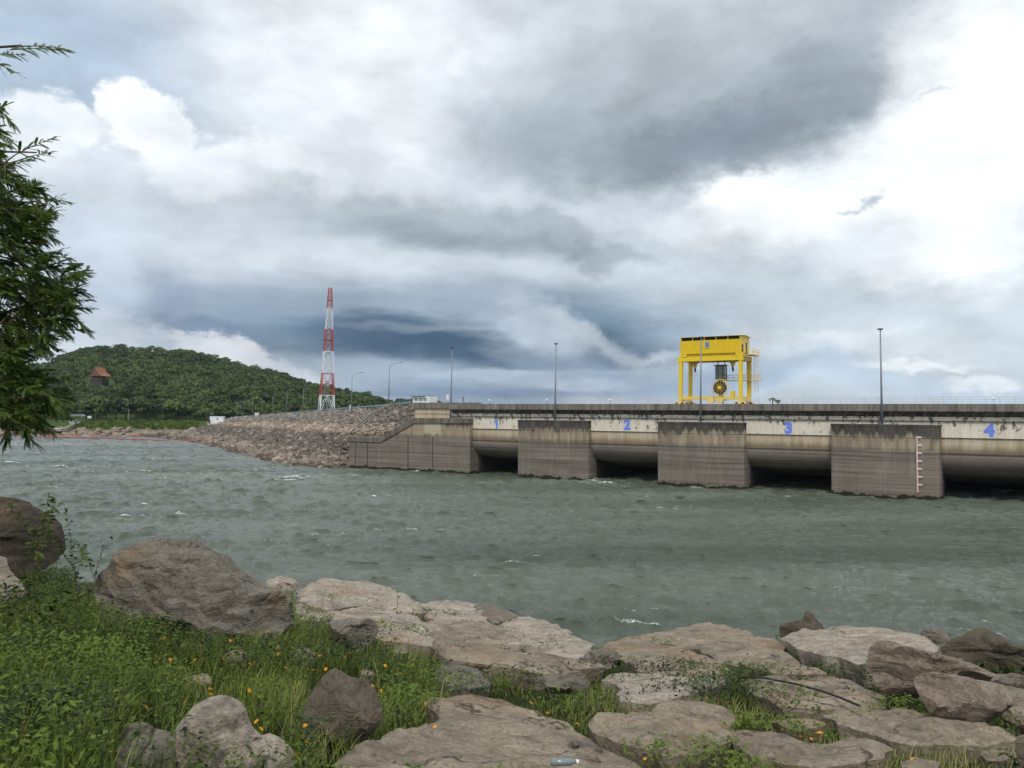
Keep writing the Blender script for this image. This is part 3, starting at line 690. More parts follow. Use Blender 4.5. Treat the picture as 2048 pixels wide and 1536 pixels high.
slab([(1998,1385),(2050,1378),(2110,1390),(2110,1462),(2050,1462),(2012,1440)], 'rock_slab', 'brown slab cut off by the right edge beside the knobbed boulder', 'rock slab', 'rock', h=.16, T=.08)
boulder([(2026,1500),(2034,1475),(2055,1463),(2090,1472),(2095,1560),(2045,1556),(2026,1530)], 'rock', 'dark rock in the bottom right corner', 'rock', 'rockdark', T=.12, res=.025, amp=.02)
slab([(1955,1502),(2005,1494),(2028,1510),(2015,1526),(1975,1526)], 'rock', 'small flat stone in grass beside the dark corner rock', 'rock', 'rock', h=.04, T=.03)
slab([(1800,1525),(1840,1515),(1880,1522),(1880,1545),(1820,1550)], 'rock', 'small flat stone at the bottom edge in the grass', 'rock', 'rock', h=.04, T=.03)
for i, (x, y, w) in enumerate([(1150,1494,17),(1172,1500,18),(1196,1508,15),(1158,1520,17),(1186,1524,17),(1130,1530,10)]):
    boulder([(x-w,y),(x-w*.4,y-w*.8),(x+w*.5,y-w*.7),(x+w,y),(x+w*.7,y+w*.8),(x-w*.6,y+w*.8)], 'stone', ['top left','top middle','top right','lower left','lower right','small outlying left'][i]+' stone of the little heap on the largest slab', 'stone', 'rockgrey', T=.05, amp=.012, res=.02, group='small stones heaped on the largest slab')
for i, (px, py, w) in enumerate([(395,1352,30),(470,1310,26),(610,1305,26),(800,1300,18),(735,1345,16)]):
    slab([(px-w,py),(px-w*.3,py-w*.35),(px+w*.7,py-w*.2),(px+w,py+w*.3),(px,py+w*.5)], 'stone', ['brown stone showing through the flowering grass in the left meadow','flat stone under the grass below the furrowed boulder','half hidden stone below the right end of the furrowed boulder','pale sliver of stone in the grass below the cracked pale slab','small stone in the grass above the pyramid boulder'][i], 'stone', 'rock', h=.07, T=.05)

# ------------------------------------------------------------------ grass, weeds
def strips(base, tip_dir, length, width, side, segs=3, droop=.5, taper=True, cup=0):
    """vectorised curved strips; returns V, Q"""
    n = len(base); rows = []
    for k in range(segs+1):
        t_ = k/segs
        c = base+tip_dir*(length*t_)[:, None]; c = c-np.array([0, 0, 1.])*(droop*length*t_*t_)[:, None] if np.ndim(droop) else c-np.array([0, 0, 1.])*(droop*length*t_*t_)[:, None]
        wk = width*(1-t_*.93 if taper else math.sin(math.pi*min(.97, .08+t_*.9)))
        rows.append(c-side*(wk/2)[:, None]); rows.append(c+side*(wk/2)[:, None])
    V = np.stack(rows, 1)                   # n, 2(segs+1), 3
    q = np.array([(2*k, 2*k+1, 2*k+3, 2*k+2) for k in range(segs)])
    Q = (np.arange(n)[:, None, None]*(2*(segs+1))+q[None]).reshape(-1, 4)
    return V.reshape(-1, 3), Q
def unit(v): return v/np.maximum(np.linalg.norm(v, axis=-1, keepdims=True), 1e-9)
def sample_green(N, xr, yr, shrink=0):
    X = RNG.uniform(*xr, N); Y = RNG.uniform(*yr, N); Z = ground_z(X, Y)
    ye = np.interp(X/Y, EDX, EDY); k = Y < ye+.3; X, Y, Z = X[k], Y[k], Z[k]
    pp = proj(np.stack([X, Y, Z], 1)); k = (pp[:, 0] > -120) & (pp[:, 0] < 2170) & (pp[:, 1] < 1640)
    X, Y, Z, pp = X[k], Y[k], Z[k], pp[k]
    bad = np.zeros(len(X), bool)
    for po in POLYS:
        ii = np.where(inpoly(pp, po))[0]
        if len(ii): bad[ii] |= (dpoly(pp[ii], po) > 15*np.clip((pp[ii, 0]-500)/600, 0, 1)) | (RNG.random(len(ii)) < .35)
    k = ~bad; return X[k], Y[k], Z[k], pp[k]
def lushness(pp):
    """1 in the tall weeds at the left, low among the slabs at the right"""
    return np.clip(1.15-(pp[:, 0]-150)/900, .0, 1)
def grass():
    X, Y, Z, pp = sample_green(210000, (-8.5, 8.5), (1.8, 11.5))
    lu = lushness(pp); cl = fbm(np.stack([X*1.7, Y*1.7, Z*0], 1), 3)
    k = RNG.uniform(0, 1, len(X)) < .62+.35*cl+.1*lu; X, Y, Z, pp, lu, cl = X[k], Y[k], Z[k], pp[k], lu[k], cl[k]
    n = len(X); az_ = RNG.uniform(0, 6.283, n); lean = RNG.uniform(.05, .8, n)
    d = unit(np.stack([np.cos(az_)*lean, np.sin(az_)*lean, np.ones(n)], 1))
    H = (.045+.06*RNG.random(n)+lu**1.5*(.10+.16*RNG.random(n)))*(1+.4*cl+.7*np.clip(fbm(np.stack([X*.8, Y*.8, Z*0+9], 1), 3), -.6, 1))
    side = unit(np.stack([-np.sin(az_+.4), np.cos(az_+.4), np.zeros(n)], 1))
    wd = .0035+.004*RNG.random(n)+.002*lu
    V, Q = strips(np.stack([X, Y, Z-.05], 1), d, H+.03, wd, side, 3, .35)
    v = np.clip(.42+.25*RNG.normal(size=n)+.3*cl+.2*(1-lu)+.2*((pp[:, 0] > 1350) & (pp[:, 1] > 1400)), 0, 1)
    tag(nmesh('grass', V, Q, M['grass'], attr={'var': np.repeat(v, 8)}), 'short green grass growing between the slabs and boulders of the near bank', 'grass', kind='stuff')
    # tall arching blades
    X, Y, Z, pp = sample_green(26000, (-8.5, 1), (1.8, 10))
    k = RNG.random(len(X)) < np.clip((700-pp[:, 0])/550, .04, .9)*np.clip(.6+fbm(np.stack([X*1.3, Y*1.3, X*0+3], 1), 3), .1, 1); X, Y, Z, pp = X[k], Y[k], Z[k], pp[k]
    n = len(X); az_ = RNG.uniform(0, 6.283, n); lean = RNG.uniform(.1, .9, n)
    d = unit(np.stack([np.cos(az_)*lean, np.sin(az_)*lean*.6, np.ones(n)], 1))
    side = unit(np.stack([-np.sin(az_+.6), np.cos(az_+.6), np.zeros(n)], 1))
    V, Q = strips(np.stack([X, Y, Z-.02], 1), d, .18+.36*RNG.random(n)**1.3, .004+.006*RNG.random(n), side, 6, .6)
    v = np.clip(.66+.25*RNG.normal(size=n), 0, 1)
    tag(nmesh('tall_grass', V, Q, M['grass'], attr={'var': np.repeat(v, 14)}), 'long arching grass blades in the dark undergrowth at the left', 'tall grass', kind='stuff')
def weeds():
    X, Y, Z, pp = sample_green(120000, (-8.5, 8.5), (1.8, 11.5))
    lu = lushness(pp); cl = fbm(np.stack([X*2.1+7, Y*2.1, Z*0], 1), 3)
    k = RNG.uniform(0, 1, len(X)) < np.clip(.22+.6*cl+.45*lu, 0, 1); X, Y, Z, pp, lu, cl = X[k], Y[k], Z[k], pp[k], lu[k], cl[k]
    n0 = len(X); rep = 5
    X, Y, Z, lu, cl = [np.repeat(a, rep) for a in (X, Y, Z, lu, cl)]; n = len(X)
    hh = (.01+RNG.random(n)**.7*(.075+.135*lu))*(1+.6*cl)+np.clip(fbm(np.stack([X*.8, Y*.8, Z*0+5], 1), 3), 0, 1)*.16*lu*RNG.random(n)
    Bp = np.stack([X+RNG.normal(0, .022, n), Y+RNG.normal(0, .022, n), Z+hh], 1)
    az_ = RNG.uniform(0, 6.283, n); pit = RNG.uniform(-.3, .8, n)
    d = unit(np.stack([np.cos(az_), np.sin(az_), pit], 1)); side = unit(np.cross(d, np.array([0, 0, 1.])+RNG.normal(0, .4, (n, 3))))
    V, Q = strips(Bp, d, .014+.028*RNG.random(n)**1.4, .008+.012*RNG.random(n), side, 2, .4, taper=False)
    c2 = fbm(np.stack([X*.9, Y*.9, Z*0+5], 1), 3); v = np.clip(.28+.2*RNG.normal(size=n)+.3*cl+.6*c2+1.2*(hh-.08)+.15*(1-lu), 0, 1)
    tag(nmesh('weeds', V, Q, M['weed'], attr={'var': np.repeat(v, 6)}), 'dense low leafy weeds covering the soil between the rocks', 'weeds', kind='stuff')
grass(); weeds()
# grass tufts that can be told apart
def tuft(px, py, label, n=60, H=.22):
    p = gpt(px, py); az_ = RNG.uniform(0, 6.283, n); lean = RNG.uniform(.1, 1.0, n)
    d = unit(np.stack([np.cos(az_)*lean, np.sin(az_)*lean, np.ones(n)], 1)); side = unit(np.stack([-np.sin(az_), np.cos(az_), np.zeros(n)], 1))
    B = np.stack([RNG.normal(0, .02, n), RNG.normal(0, .02, n), np.full(n, -.01)], 1)
    V, Q = strips(B, d, H*(.6+.6*RNG.random(n)), .004+.004*RNG.random(n), side, 5, .5)
    o = nmesh('grass_tuft', V, Q, M['grass'], attr={'var': np.repeat(np.clip(.55+.2*RNG.normal(size=n), 0, 1), 12)}); o.location = p
    tag(o, label, 'grass tuft')
tuft(1490, 1452, 'bushy pale green grass tuft at the right end of the pinkish slab', 160, .17)
tuft(1010, 1372, 'bluish spiky grass tuft beside the flat pale-rimmed stone', 50, .22)
tuft(1225, 1468, 'yellow green grass tuft on the left corner of the pinkish slab', 24, .15)
tuft(1240, 1320, 'thin upright grass tuft behind the round grey stone', 16, .26)

def plant(stems, label, name='leafy_plant', dist=7.0, leaf=.045, step=.05, r=.005, per=3, m='weed', cat='plant', hue=.5, spread=1.0):
    b = Vector(P(*stems[0][0], dist)); e = empty(name, b, label=label, cat=cat)
    sm = MB(); bp, bd = [], []
    for st in stems:
        pts = [P(x, y, dist+random.uniform(-.12, .12))-b for x, y in st]
        sm.tube(pts, [r*(1-.7*i/(len(pts)-1)) for i in range(len(pts))], 5)
        for i in range(len(pts)-1):
            L = (pts[i+1]-pts[i]).length; k = max(1, int(L/step)); f0 = i/(len(pts)-1)
            for j in range(k):
                if f0+(j/k)/(len(pts)-1) < .22: continue
                q = pts[i].lerp(pts[i+1], j/k)
                for _ in range(per):
                    bp.append(q+Vector((random.gauss(0, .012), random.gauss(0, .012), random.gauss(0, .01)))*spread)
                    bd.append((random.gauss(0, 1), random.gauss(0, 1), random.uniform(-.2, .7)))
    sm.build('stem', M['stem'], e)
    bp = np.array(bp); bd = unit(np.array(bd)); n = len(bp)
    side = unit(np.cross(bd, np.array([0, 0, 1.])+RNG.normal(0, .5, (n, 3))))
    V, Q = strips(bp, bd, leaf*(.6+.7*RNG.random(n)), leaf*.5*(.7+.6*RNG.random(n)), side, 3, .35, taper=False)
    nmesh('leaf_spray', V, Q, M[m], e, attr={'var': np.repeat(np.clip(hue+.22*RNG.normal(size=n), 0, 1), 8)})
    return e
plant([[(70,1210),(72,1130),(85,1060),(98,988)], [(80,1140),(60,1060),(10,1003)], [(85,1100),(100,1040),(112,1000)]], 'tall leafy shrub stem in front of the dark brown boulder', 'leafy_shrub', 6.4, .05, .03, .005, 3)
plant([[(160,1210),(148,1130),(140,1060),(128,1010)], [(150,1160),(165,1110),(178,1080)], [(150,1140),(120,1100),(100,1070)]], 'leafy shrub stem with a crown of small leaves right of the dark brown boulder', 'leafy_shrub', 6.6, .045, .035, .004, 3)
plant([[(205,1210),(190,1150),(205,1100),(232,1066)], [(190,1160),(172,1110),(150,1085)]], 'thin leaning shrub stem reaching toward the furrowed boulder', 'leafy_shrub', 6.6, .04, .035, .004, 3)
plant([[(30,1280),(60,1220),(90,1180)], [(60,1290),(110,1230),(130,1190)], [(40,1260),(20,1200),(30,1160)], [(90,1270),(150,1220),(160,1180)]], 'dark bushy weeds at the foot of the left shrubs', 'leafy_plant', 5.4, .05, .025, .004, 5, hue=.4, spread=4)
plant([[(790,1262),(794,1225),(796,1172)]], 'single thin weed sprig standing on the cracked pale slab', 'weed_sprig', 9.3, .04, .06, .004, 2)
plant([[(1190,1320),(1196,1290)], [(1215,1322),(1200,1300)]], 'small weed at the water notch', 'weed_sprig', 7.6, .035, .05, .003, 3)
plant([[(400,1260),(420,1215),(445,1190)]], 'thin sprig in front of the furrowed boulder', 'weed_sprig', 7.0, .05, .05, .003, 2)
plant([[(1575,1330),(1562,1300),(1556,1265)], [(1585,1330),(1572,1300)]], 'dark creeping weed between the broad slab and the overhanging slab', 'leafy_plant', 8.3, .04, .04, .003, 4, hue=.3)
plant([[(1335,1345),(1320,1330),(1300,1322)], [(1350,1348),(1362,1330)]], 'dark weed in the lower crack of the broad slab', 'leafy_plant', 7.2, .035, .04, .003, 4, hue=.2)
plant([[(660,1480),(668,1450),(690,1430)], [(690,1490),(680,1455),(650,1440)], [(640,1470),(620,1440),(610,1415)]], 'dark creeper climbing the pyramid boulder', 'creeper', 4.1, .035, .03, .003, 3, hue=.12)
for (a, b_, s_) in [(1080, 1300, 0), (1110, 1305, 1), (1140, 1312, 2)]:
    plant([[(a, b_+12), (a-5, b_-2), (a-2, b_-16)], [(a+4, b_+12), (a+14, b_)]], ['dark weed clump on the pale rounded slab, left one of three', 'dark weed clump on the pale rounded slab, middle one of three', 'dark weed clump on the pale rounded slab, right one of three'][s_], 'leafy_plant', 7.9, .04, .03, .003, 4, hue=.3)
# flowers
fl = MB()
for k in range(8):
    a = k*math.pi/4; c, s = math.cos(a), math.sin(a); cc, ss = math.cos(a+.35), math.sin(a+.35); c2, s2 = math.cos(a-.35), math.sin(a-.35)
    fl.add([(0, 0, 0), (.008*c2, .008*s2, .003), (.014*c, .014*s, .001), (.008*cc, .008*ss, .003)], [(0, 1, 2, 3)])
fl.tube([(0, 0, -.002), (0, 0, .005)], .0035, 8)
f0 = None
FP = [(75,1126),(58,1135),(200,1222),(215,1238),(248,1220),(250,1238),(132,1250),(248,1268),(350,1228),(318,1312),(340,1314),(390,1314),(447,1313),(500,1322),(535,1256),(556,1288),(395,1357),(420,1372),(422,1383),(370,1398),(292,1408),(513,1437),(522,1452),(500,1496),(610,1445),(498,1375),(626,1334),(652,1332),(744,1366),(762,1376),(800,1340),(825,1325),(770,1325),(640,1305),(556,1302),(700,1300),(612,1478),(592,1506),(870,1448),(850,1402),(1062,1400),(1095,1420),(1155,1442),(572,1330),(690,1310),(330,1270),(460,1275),(1255,1350),(1290,1512),(1412,1389)]
for (x, y) in FP:
    if f0 is None: o = fl.build('flower', M['petal']); f0 = o
    else: o = f0.copy(); COL.objects.link(o)
    p = gpt(x, y+6, .13 if x < 850 else .06); o.location = p; o.rotation_euler = (random.uniform(.3, 1.1), random.uniform(-.4, .4), random.uniform(0, 6)); o.scale = (1, 1, 1)
    if x > 1200: o.scale = (.7, .7, .7)
    tag(o, 'small orange yellow daisy flower in the grass of the near bank', 'flower', 'orange flowers scattered in the grass')
# hose, bottle, leaf litter
hp = [(1478,1356),(1500,1354),(1530,1356),(1560,1362),(1600,1370),(1640,1381),(1680,1395),(1720,1412)]
tag(MB().tube([gpt(x, y, .10) for x, y in hp], .007, 6).build('hose', M['black'], smooth=True), 'thin black hose lying across a brown slab', 'hose')
bt = empty('plastic_bottle', gpt(1125, 1532, .10), label='small clear plastic bottle lying on its side at the bottom edge', cat='bottle')
MB().tube([(-.05, 0, .016), (-.045, 0, .016), (0, 0, .016), (.03, .004, .016), (.05, .006, .015), (.058, .007, .015)], [.010, .016, .015, .016, .008, .006], 12).build('bottle_body', M['glass'], bt, True)
MB().tube([(.058, .007, .015), (.068, .008, .015)], .0085, 10).build('cap', M['white'], bt)
for i, (x, y) in enumerate([(1640,1466), (1622,1478), (1600,1474), (1826,1518)]):
    a = .02; o = MB().add([(-a, 0, 0), (0, -a*.5, .004), (a, 0, .002), (0, a*.5, .006)], [(0, 1, 2, 3)]).build('dry_leaf', M['orange']); o.location = gpt(x, y, .07); o.rotation_euler = (.2, .1, i*1.3)
    tag(o, ['orange dry leaf on bright grass left of the long flat slab', 'dry leaf in the soil gap under the bright grass', 'dry leaf at the left end of the soil gap', 'orange dry leaf near the bottom edge at the right'][i], 'leaf')

# ------------------------------------------------------------------ foreground tree
def fg_tree():
    D0 = 7.0
    e = empty('feathery_tree', (P(-190, 1240, D0).x, D0, float(ground_z(P(-190, 1240, D0).x, D0))), label='dark feathery-leaved tree reaching in from the left edge', cat='tree')
    e0 = Vector(e.location)
    tr = MB(); T0 = [Vector((0, 0, -.1))]+[P(x, y, D0)-e0 for x, y in [(-185, 1000), (-170, 760), (-190, 500), (-170, 250), (-150, 40)]]
    tr.tube(T0, [.16, .13, .11, .09, .06, .03], 10)
    tr.build('trunk', M['trunk'], e, True)
    limbs = MB(); lp = []
    def limb(a, b, r=.028):
        a = Vector(a); b = Vector(b); pts = [a.lerp(b, k/5)+Vector((random.gauss(0, .02), random.gauss(0, .05), .10*math.sin(k/5*3.14))) for k in range(6)]
        limbs.tube(pts, [r*(1-.75*k/5) for k in range(6)], 6); lp.extend(pts)
    def Q_(x, y, d=None): return P(x, y, d or D0+random.uniform(-.7, .7))-e0
    for (sy, ex, ey) in [(180, 40, 92), (300, -20, 118), (420, 60, 300), (520, 90, 410), (600, 90, 470), (660, 120, 560), (720, 130, 600), (780, 120, 640), (820, 60, 700), (860, 90, 770), (880, 60, 820), (900, 40, 850), (640, 30, 520), (480, 10, 330)]:
        limb(Q_(-178, sy, D0), Q_(ex, ey))
    limbs.build('branch', M['trunk'], e, True)
    lpA = np.array(lp)
    # twigs with bipinnate sprays
    tw = MB(); bases, dirs, lens = [], [], []
    def twig(s, d, L):
        d = Vector(d).normalized(); pts = [s+d*L*k/6+Vector((0, 0, -.12*L*(k/6)**2)) for k in range(7)]
        tw.tube(pts, [.005*(1-.7*k/6) for k in range(7)], 4)
        for k in range(1, 10):
            t_ = k/9; q = s+d*L*t_+Vector((0, 0, -.12*L*t_*t_)); sd_ = d.cross(Vector((random.gauss(0, .35), random.gauss(0, .35), 1))).normalized()
            for sg in (-1, 1):
                dd = (d*random.uniform(.6, 1.1)+sd_*sg*random.uniform(.5, .9)+Vector((0, 0, random.uniform(-.35, .15)))).normalized()
                bases.append(q); dirs.append(dd); lens.append(random.uniform(.09, .15)*(1-.35*t_))
        bases.append(pts[-1]); dirs.append(d); lens.append(.1)
    crown = [(-170,190),(-40,195),(8,215),(20,300),(45,345),(105,375),(95,420),(130,400),(110,470),(90,500),(160,520),(185,560),(175,620),(160,650),(120,690),(70,690),(80,730),(140,770),(140,815),(95,850),(50,860),(-20,850),(-170,880)]
    n = 0
    while n < 860:
        x, y = random.uniform(-170, 190), random.uniform(190, 880)
        if not inpoly(np.array([[x, y]]), crown)[0]: continue
        s = Q_(x-40, y+random.uniform(-12, 12), D0+random.uniform(-.9, .9)); L = random.uniform(.16, .30)
        edge = dpoly(np.array([[x, y]]), crown)[0]
        if edge < 20: L *= .6
        twig(s, (1, random.gauss(0, .8), random.gauss(.05, .62)), L)
        if n % 3 == 0:
            j = np.argmin(((lpA-np.array(s))**2).sum(1)); (Vector(lpA[j])-s).length < .6 and tw.tube([lpA[j], (Vector(lpA[j])+s)/2+Vector((0, 0, .03)), s], [.009, .007, .005], 4)
        n += 1
    tips = [((20,100),(150,97)), ((60,92),(150,100)), ((-40,110),(60,108)), ((-30,118),(45,150)), ((30,310),(122,268)), ((40,320),(112,300)), ((20,330),(60,320)), ((60,395),(145,403)), ((50,440),(135,380)), ((80,470),(125,390)), ((70,510),(150,515)), ((100,560),(192,535)), ((110,570),(188,590)), ((110,620),(192,615)), ((100,660),(188,660)), ((70,690),(130,700)), ((90,770),(168,745)), ((90,790),(160,800)), ((60,830),(110,868)), ((30,845),(75,893)), ((20,850),(10,888)), ((50,860),(115,850)), ((-10,210),(28,250)), ((-20,230),(20,205)), ((-10,260),(28,285))]
    for (a, b) in tips:
        d_ = D0+random.uniform(-.5, .3); s = P(*a, d_)-e0; t_ = P(*b, d_+random.uniform(-.1, .1))-e0; L = (t_-s).length*.82; twig(s, t_-s+Vector((0, 0, .12*L)), L)
        j = np.argmin(((lpA-np.array(s))**2).sum(1)); (Vector(lpA[j])-s).length < .7 and tw.tube([lpA[j], (Vector(lpA[j])+s)/2, s], [.010, .008, .005], 4)
    tw.build('twig', M['stem'], e)
    B = np.array(bases); Dn = unit(np.array(dirs)); Ln = np.array(lens); n = len(B)
    Sd = unit(np.cross(Dn, unit(np.array([0, 0, 1.])+RNG.normal(0, .35, (n, 3)))))
    K = 12; Vs = []; var = []
    base_v = np.clip(.38+.2*RNG.normal(size=n)+.28*np.clip((B[:, 2]-B[:, 2].mean())/1.5, -1, 1)*.3, 0, 1)
    for k in range(K):
        t_ = (k+.5)/K; c = B+Dn*(Ln*t_)[:, None]-np.array([0, 0, 1.])*(Ln*.22*t_*t_)[:, None]
        tg = unit(Dn-np.array([0, 0, .7])*t_)
        for sg in (-1, 1):
            ll = .0125*math.sin(math.pi*(.12+.8*t_))**.6
            o1 = c+tg*(Ln*.5/K)[:, None]*.9; o0 = c-tg*(Ln*.5/K)[:, None]*.9; out = Sd*sg*ll+tg*ll*.6
            Vs += [o0, o1, o1+out, o0+out]
    V = np.stack(Vs, 1).reshape(-1, 3); m_ = K*2
    q = np.arange(m_*4).reshape(m_, 4); Q = (np.arange(n)[:, None, None]*(m_*4)+q[None]).reshape(-1, 4)
    nmesh('foliage', V, Q, M['treeleaf'], e, attr={'var': np.repeat(base_v, m_*4)})
fg_tree()

# ------------------------------------------------------------------ the concrete dam
UX, UY = .8547, -.5191; DA = math.atan2(UY, UX); A0 = Vector((1.155, 152, 0)); PITCHM = 28.31
def DW(s, v, z): return A0+Vector((UX*s-UY*v, UY*s+UX*v, z))
dam = empty('concrete_dam', A0, DA, label='long weathered concrete dam with numbered water intakes between thick piers', cat='dam')
PW = 14.75
def pier(s0, label, s1=None, zt=10.9, depth=30):
    s1 = s1 or s0+PW; L = s1-s0; pts = []
    nose = .9
    for k in range(25):                       # gently bowed nose with rounded shoulders
        t_ = k/24; s = s0+L*t_; v = -nose*math.sin(math.pi*t_)
        pts.append((s, v))
    r = 2.2; rp = [(s1-.05+.35*math.sin(a), .15+1.6*(1-math.cos(a))) for a in np.linspace(.2, 1.5, 6)]
    poly = pts[:-1]+rp+[(s1+.35, depth), (s0, depth)]
    mb = MB(); zs = [-2, 0, 2, 4, 6, 6.8, 8, 9.05, 9.6, zt]; n = len(poly)
    V = []; 
    for z in zs: V += [(a, b, z) for a, b in poly]
    fs = [(i*n+j, i*n+(j+1) % n, (i+1)*n+(j+1) % n, (i+1)*n+j) for i in range(len(zs)-1) for j in range(n)]
    fs.append(tuple(range((len(zs)-1)*n, len(zs)*n)))
    mb.add(V, fs); o = mb.build('pier', M['pier'], dam)
    # cap course and string line slightly proud
    off = .07; 
    def course(z0, z1, w):
        cb = MB(); pp = [(a+(w if a > s0+L*.5 else -w), b-w) for a, b in poly[:-2]]+[(s1+.35+w, 4), (s0-w, 4)]
        m_ = len(pp); cb.add([(a, b, z0) for a, b in pp]+[(a, b, z1) for a, b in pp], [tuple(range(m_))[::-1], tuple(range(m_, 2*m_))]+[(i, (i+1) % m_, m_+(i+1) % m_, m_+i) for i in range(m_)])
        c = cb.build('cap_course', M['pier'], o)
    course(zt-.25, zt+.04, .06); course(9.0, 9.1, .05); course(6.78, 6.86, .05)
    if label: o['label'] = label
    return o
M['wet_or_shade'] = plain('shade_black_concrete', (.03, .027, .022), .8, .3, 1)  # near-black concrete with the shade of the openings put into its colour
S_L0 = -.416*PITCHM+.6
pier(0, 'first free-standing pier, between openings 1 and 2'); pier(PITCHM, 'second pier, between openings 2 and 3'); pier(PITCHM*2, 'pier carrying the white water gauge, between openings 3 and 4')
pier(PITCHM*3, None)
S_L, S_R = -.416*PITCHM, PITCHM*3.75
# added boxes lining the waterways, their deep shade painted in black
for s_ in (S_L0, PW, PITCHM+PW, PITCHM*2+PW): MB().box((s_-.4, 3.2, -2), (s_+.42, 29.4, 6.7)).build('waterway_shade', M['wet_or_shade'], dam)
# wall bands
def band(name, z0, z1, v, m, s0=S_L-5, s1=S_R): return MB().box((s0, v, z0), (s1, v+3, z1)).build(name, M[m], dam)
band('upper_band', 11.52, 12.12, .85, 'whitewash'); band('painted_wall', 9.08, 11.50, 1.05, 'whitewash'); band('stained_wall', 6.80, 9.06, 1.12, 'wall')
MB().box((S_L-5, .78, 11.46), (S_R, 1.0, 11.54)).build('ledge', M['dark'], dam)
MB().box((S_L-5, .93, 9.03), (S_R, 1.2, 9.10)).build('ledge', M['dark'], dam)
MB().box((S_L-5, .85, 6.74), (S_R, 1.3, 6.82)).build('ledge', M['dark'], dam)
for (a, b) in [(S_L-6, .3), (PW-.3, PITCHM+.3), (PITCHM+PW-.3, PITCHM*2+.3), (PITCHM*2+PW-.3, PITCHM*3+.3)]:
    prof = [(1.0, 6.76)]+[(1.0+4.6*(1-math.cos(t_)), 3.5+3.1*(1-math.sin(t_)) if False else 6.6-3.3*math.sin(t_)) for t_ in np.linspace(0, math.pi/2, 14)]+[(9, 2.6), (14, 1.6), (30, 1.2), (30, 6.76)]
    MB().prism(prof, 0, a, b).build('breast_wall', M['bell'], dam)
MB().box((S_L-6, 29.5, -2), (S_R, 30.5, 7)).build('shade_back_wall', M['wet_or_shade'], dam)  # added wall closing the openings, deep shade painted in its black
for s in [.3+k*1.55 for k in range(-9, 3)]: pass
# corbel
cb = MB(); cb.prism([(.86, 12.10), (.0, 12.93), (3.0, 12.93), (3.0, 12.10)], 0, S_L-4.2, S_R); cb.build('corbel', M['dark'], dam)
rb = MB(); s = S_L-4.2
while s < S_R-1:
    rb.bar((s, .83, 12.09), (s+.7, .0, 12.90), .22, .10)
    s += 1.55
rb.build('corbel_rib', M['fascia'], dam)
MB().box((S_L-4.25, -.3, 12.93), (S_R, .05, 14.02)).build('parapet', M['fascia'], dam)
MB().box((S_L-4.2, .06, 12.95), (S_R, 30, 13.86)).build('deck', M['concrete'], dam)
# abutment: wing wall + block
sa = -1.535*PITCHM; sb = -1.223*PITCHM; sc_ = -.9*PITCHM; sd2 = S_L+.6
MB().prism([(sa, -3), (sd2, -3), (sd2, 11.0), (sc_, 10.9), (sb, 6.65), (sa, 6.6)], 1, 0, 2.4).build('wing_wall', M['abut'], dam)
MB().prism([(sa, -3), (sa+2.5, -3), (sa+2.5, 6.55), (sa, 6.55)], 1, 2.4, 14).build('wing_return', M['abut'], dam)
MB().box((sc_-.3, 2.4, -3), (sd2, 31, 10.85)).build('abutment_block', M['abut'], dam)
cp = MB(); T_ = 1.0
cp.prism([(sa-.15, 5.75), (sb+.35, 5.75), (sc_+.35, 10.0), (sd2+.1, 10.15), (sd2+.1, 11.1), (sc_-.15, 11.05), (sb-.15, 6.8), (sa-.15, 6.75)], 1, -.25, 2.6)
cp.build('coping', M['coping'], dam)
for k, s in enumerate((sa+1.9, sa+5.3, sa+16.5, sa+23)):
    MB().box((s, -.06, -1), (s+.12, .01, 5.7 if k < 2 else 7.4)).build('joint', M['black'], dam)
# end chamber of the crest
ea, eb = -.923*PITCHM, -.58*PITCHM
MB().box((ea, 1.3, 10.8), (eb, 12, 13.1)).build('end_chamber', M['wall'], dam)
MB().box((ea, 1.34, 10.8), (eb, 1.36, 10.82)).build('joint', M['black'], dam)
MB().box((ea-.15, .95, 13.1), (eb+.15, 12, 14.3)).build('end_parapet', M['fascia'], dam)
MB().box((ea-.02, 1.24, 11.9), (eb, 1.3, 11.97)).build('ledge', M['dark'], dam)
# painted numbers
def number(ch, px, py, h, lab):
    cu = bpy.data.curves.new('number', 'FONT'); cu.body = ch; cu.size = h/.72; cu.extrude = .012; cu.offset = h*.085; cu.align_x = 'CENTER'
    o = bpy.data.objects.new('tmp', cu); COL.objects.link(o); bpy.context.view_layer.update()
    me = bpy.data.meshes.new_from_object(o.evaluated_get(bpy.context.evaluated_depsgraph_get())); bpy.data.objects.remove(o)
    if ch == '1':                              # hand-painted 1 with a broad flag
        t1 = MB().prism([(-.02, 0), (.42, 0), (.42, h), (.12, h), (-.45, h*.72), (-.45, h*.56), (-.02, h*.68)], 1, -.012, .012).build('tmp', M['number']); me = t1.data; bpy.data.objects.remove(t1)
        me.transform(Matrix.Rotation(-math.pi/2, 4, 'X'))
    me.materials.clear(); me.materials.append(M['number'])
    n = bpy.data.objects.new('painted_number', me); COL.objects.link(n); n.parent = dam
    d = ray(px, py); # intersect with wall face v=1.05
    nn = Vector((-UY, UX, 0)); t_ = (DW(0, 1.03, 0)-Vector((0, 0, EYE))).dot(nn)/d.dot(nn); q = Vector((0, 0, EYE))+d*t_
    loc = dam.matrix_basis.inverted() @ q
    n.location = (loc.x, 1.03, loc.z); n.rotation_euler = (R(90), 0, 0); n['label'] = lab
    return n
number('1', 992, 857, 1.8, 'blue number 1'); number('2', 1254, 858.5, 1.72, 'blue number 2'); number('3', 1577, 866, 1.75, 'blue number 3'); number('4', 1979, 872, 1.72, 'blue number 4')
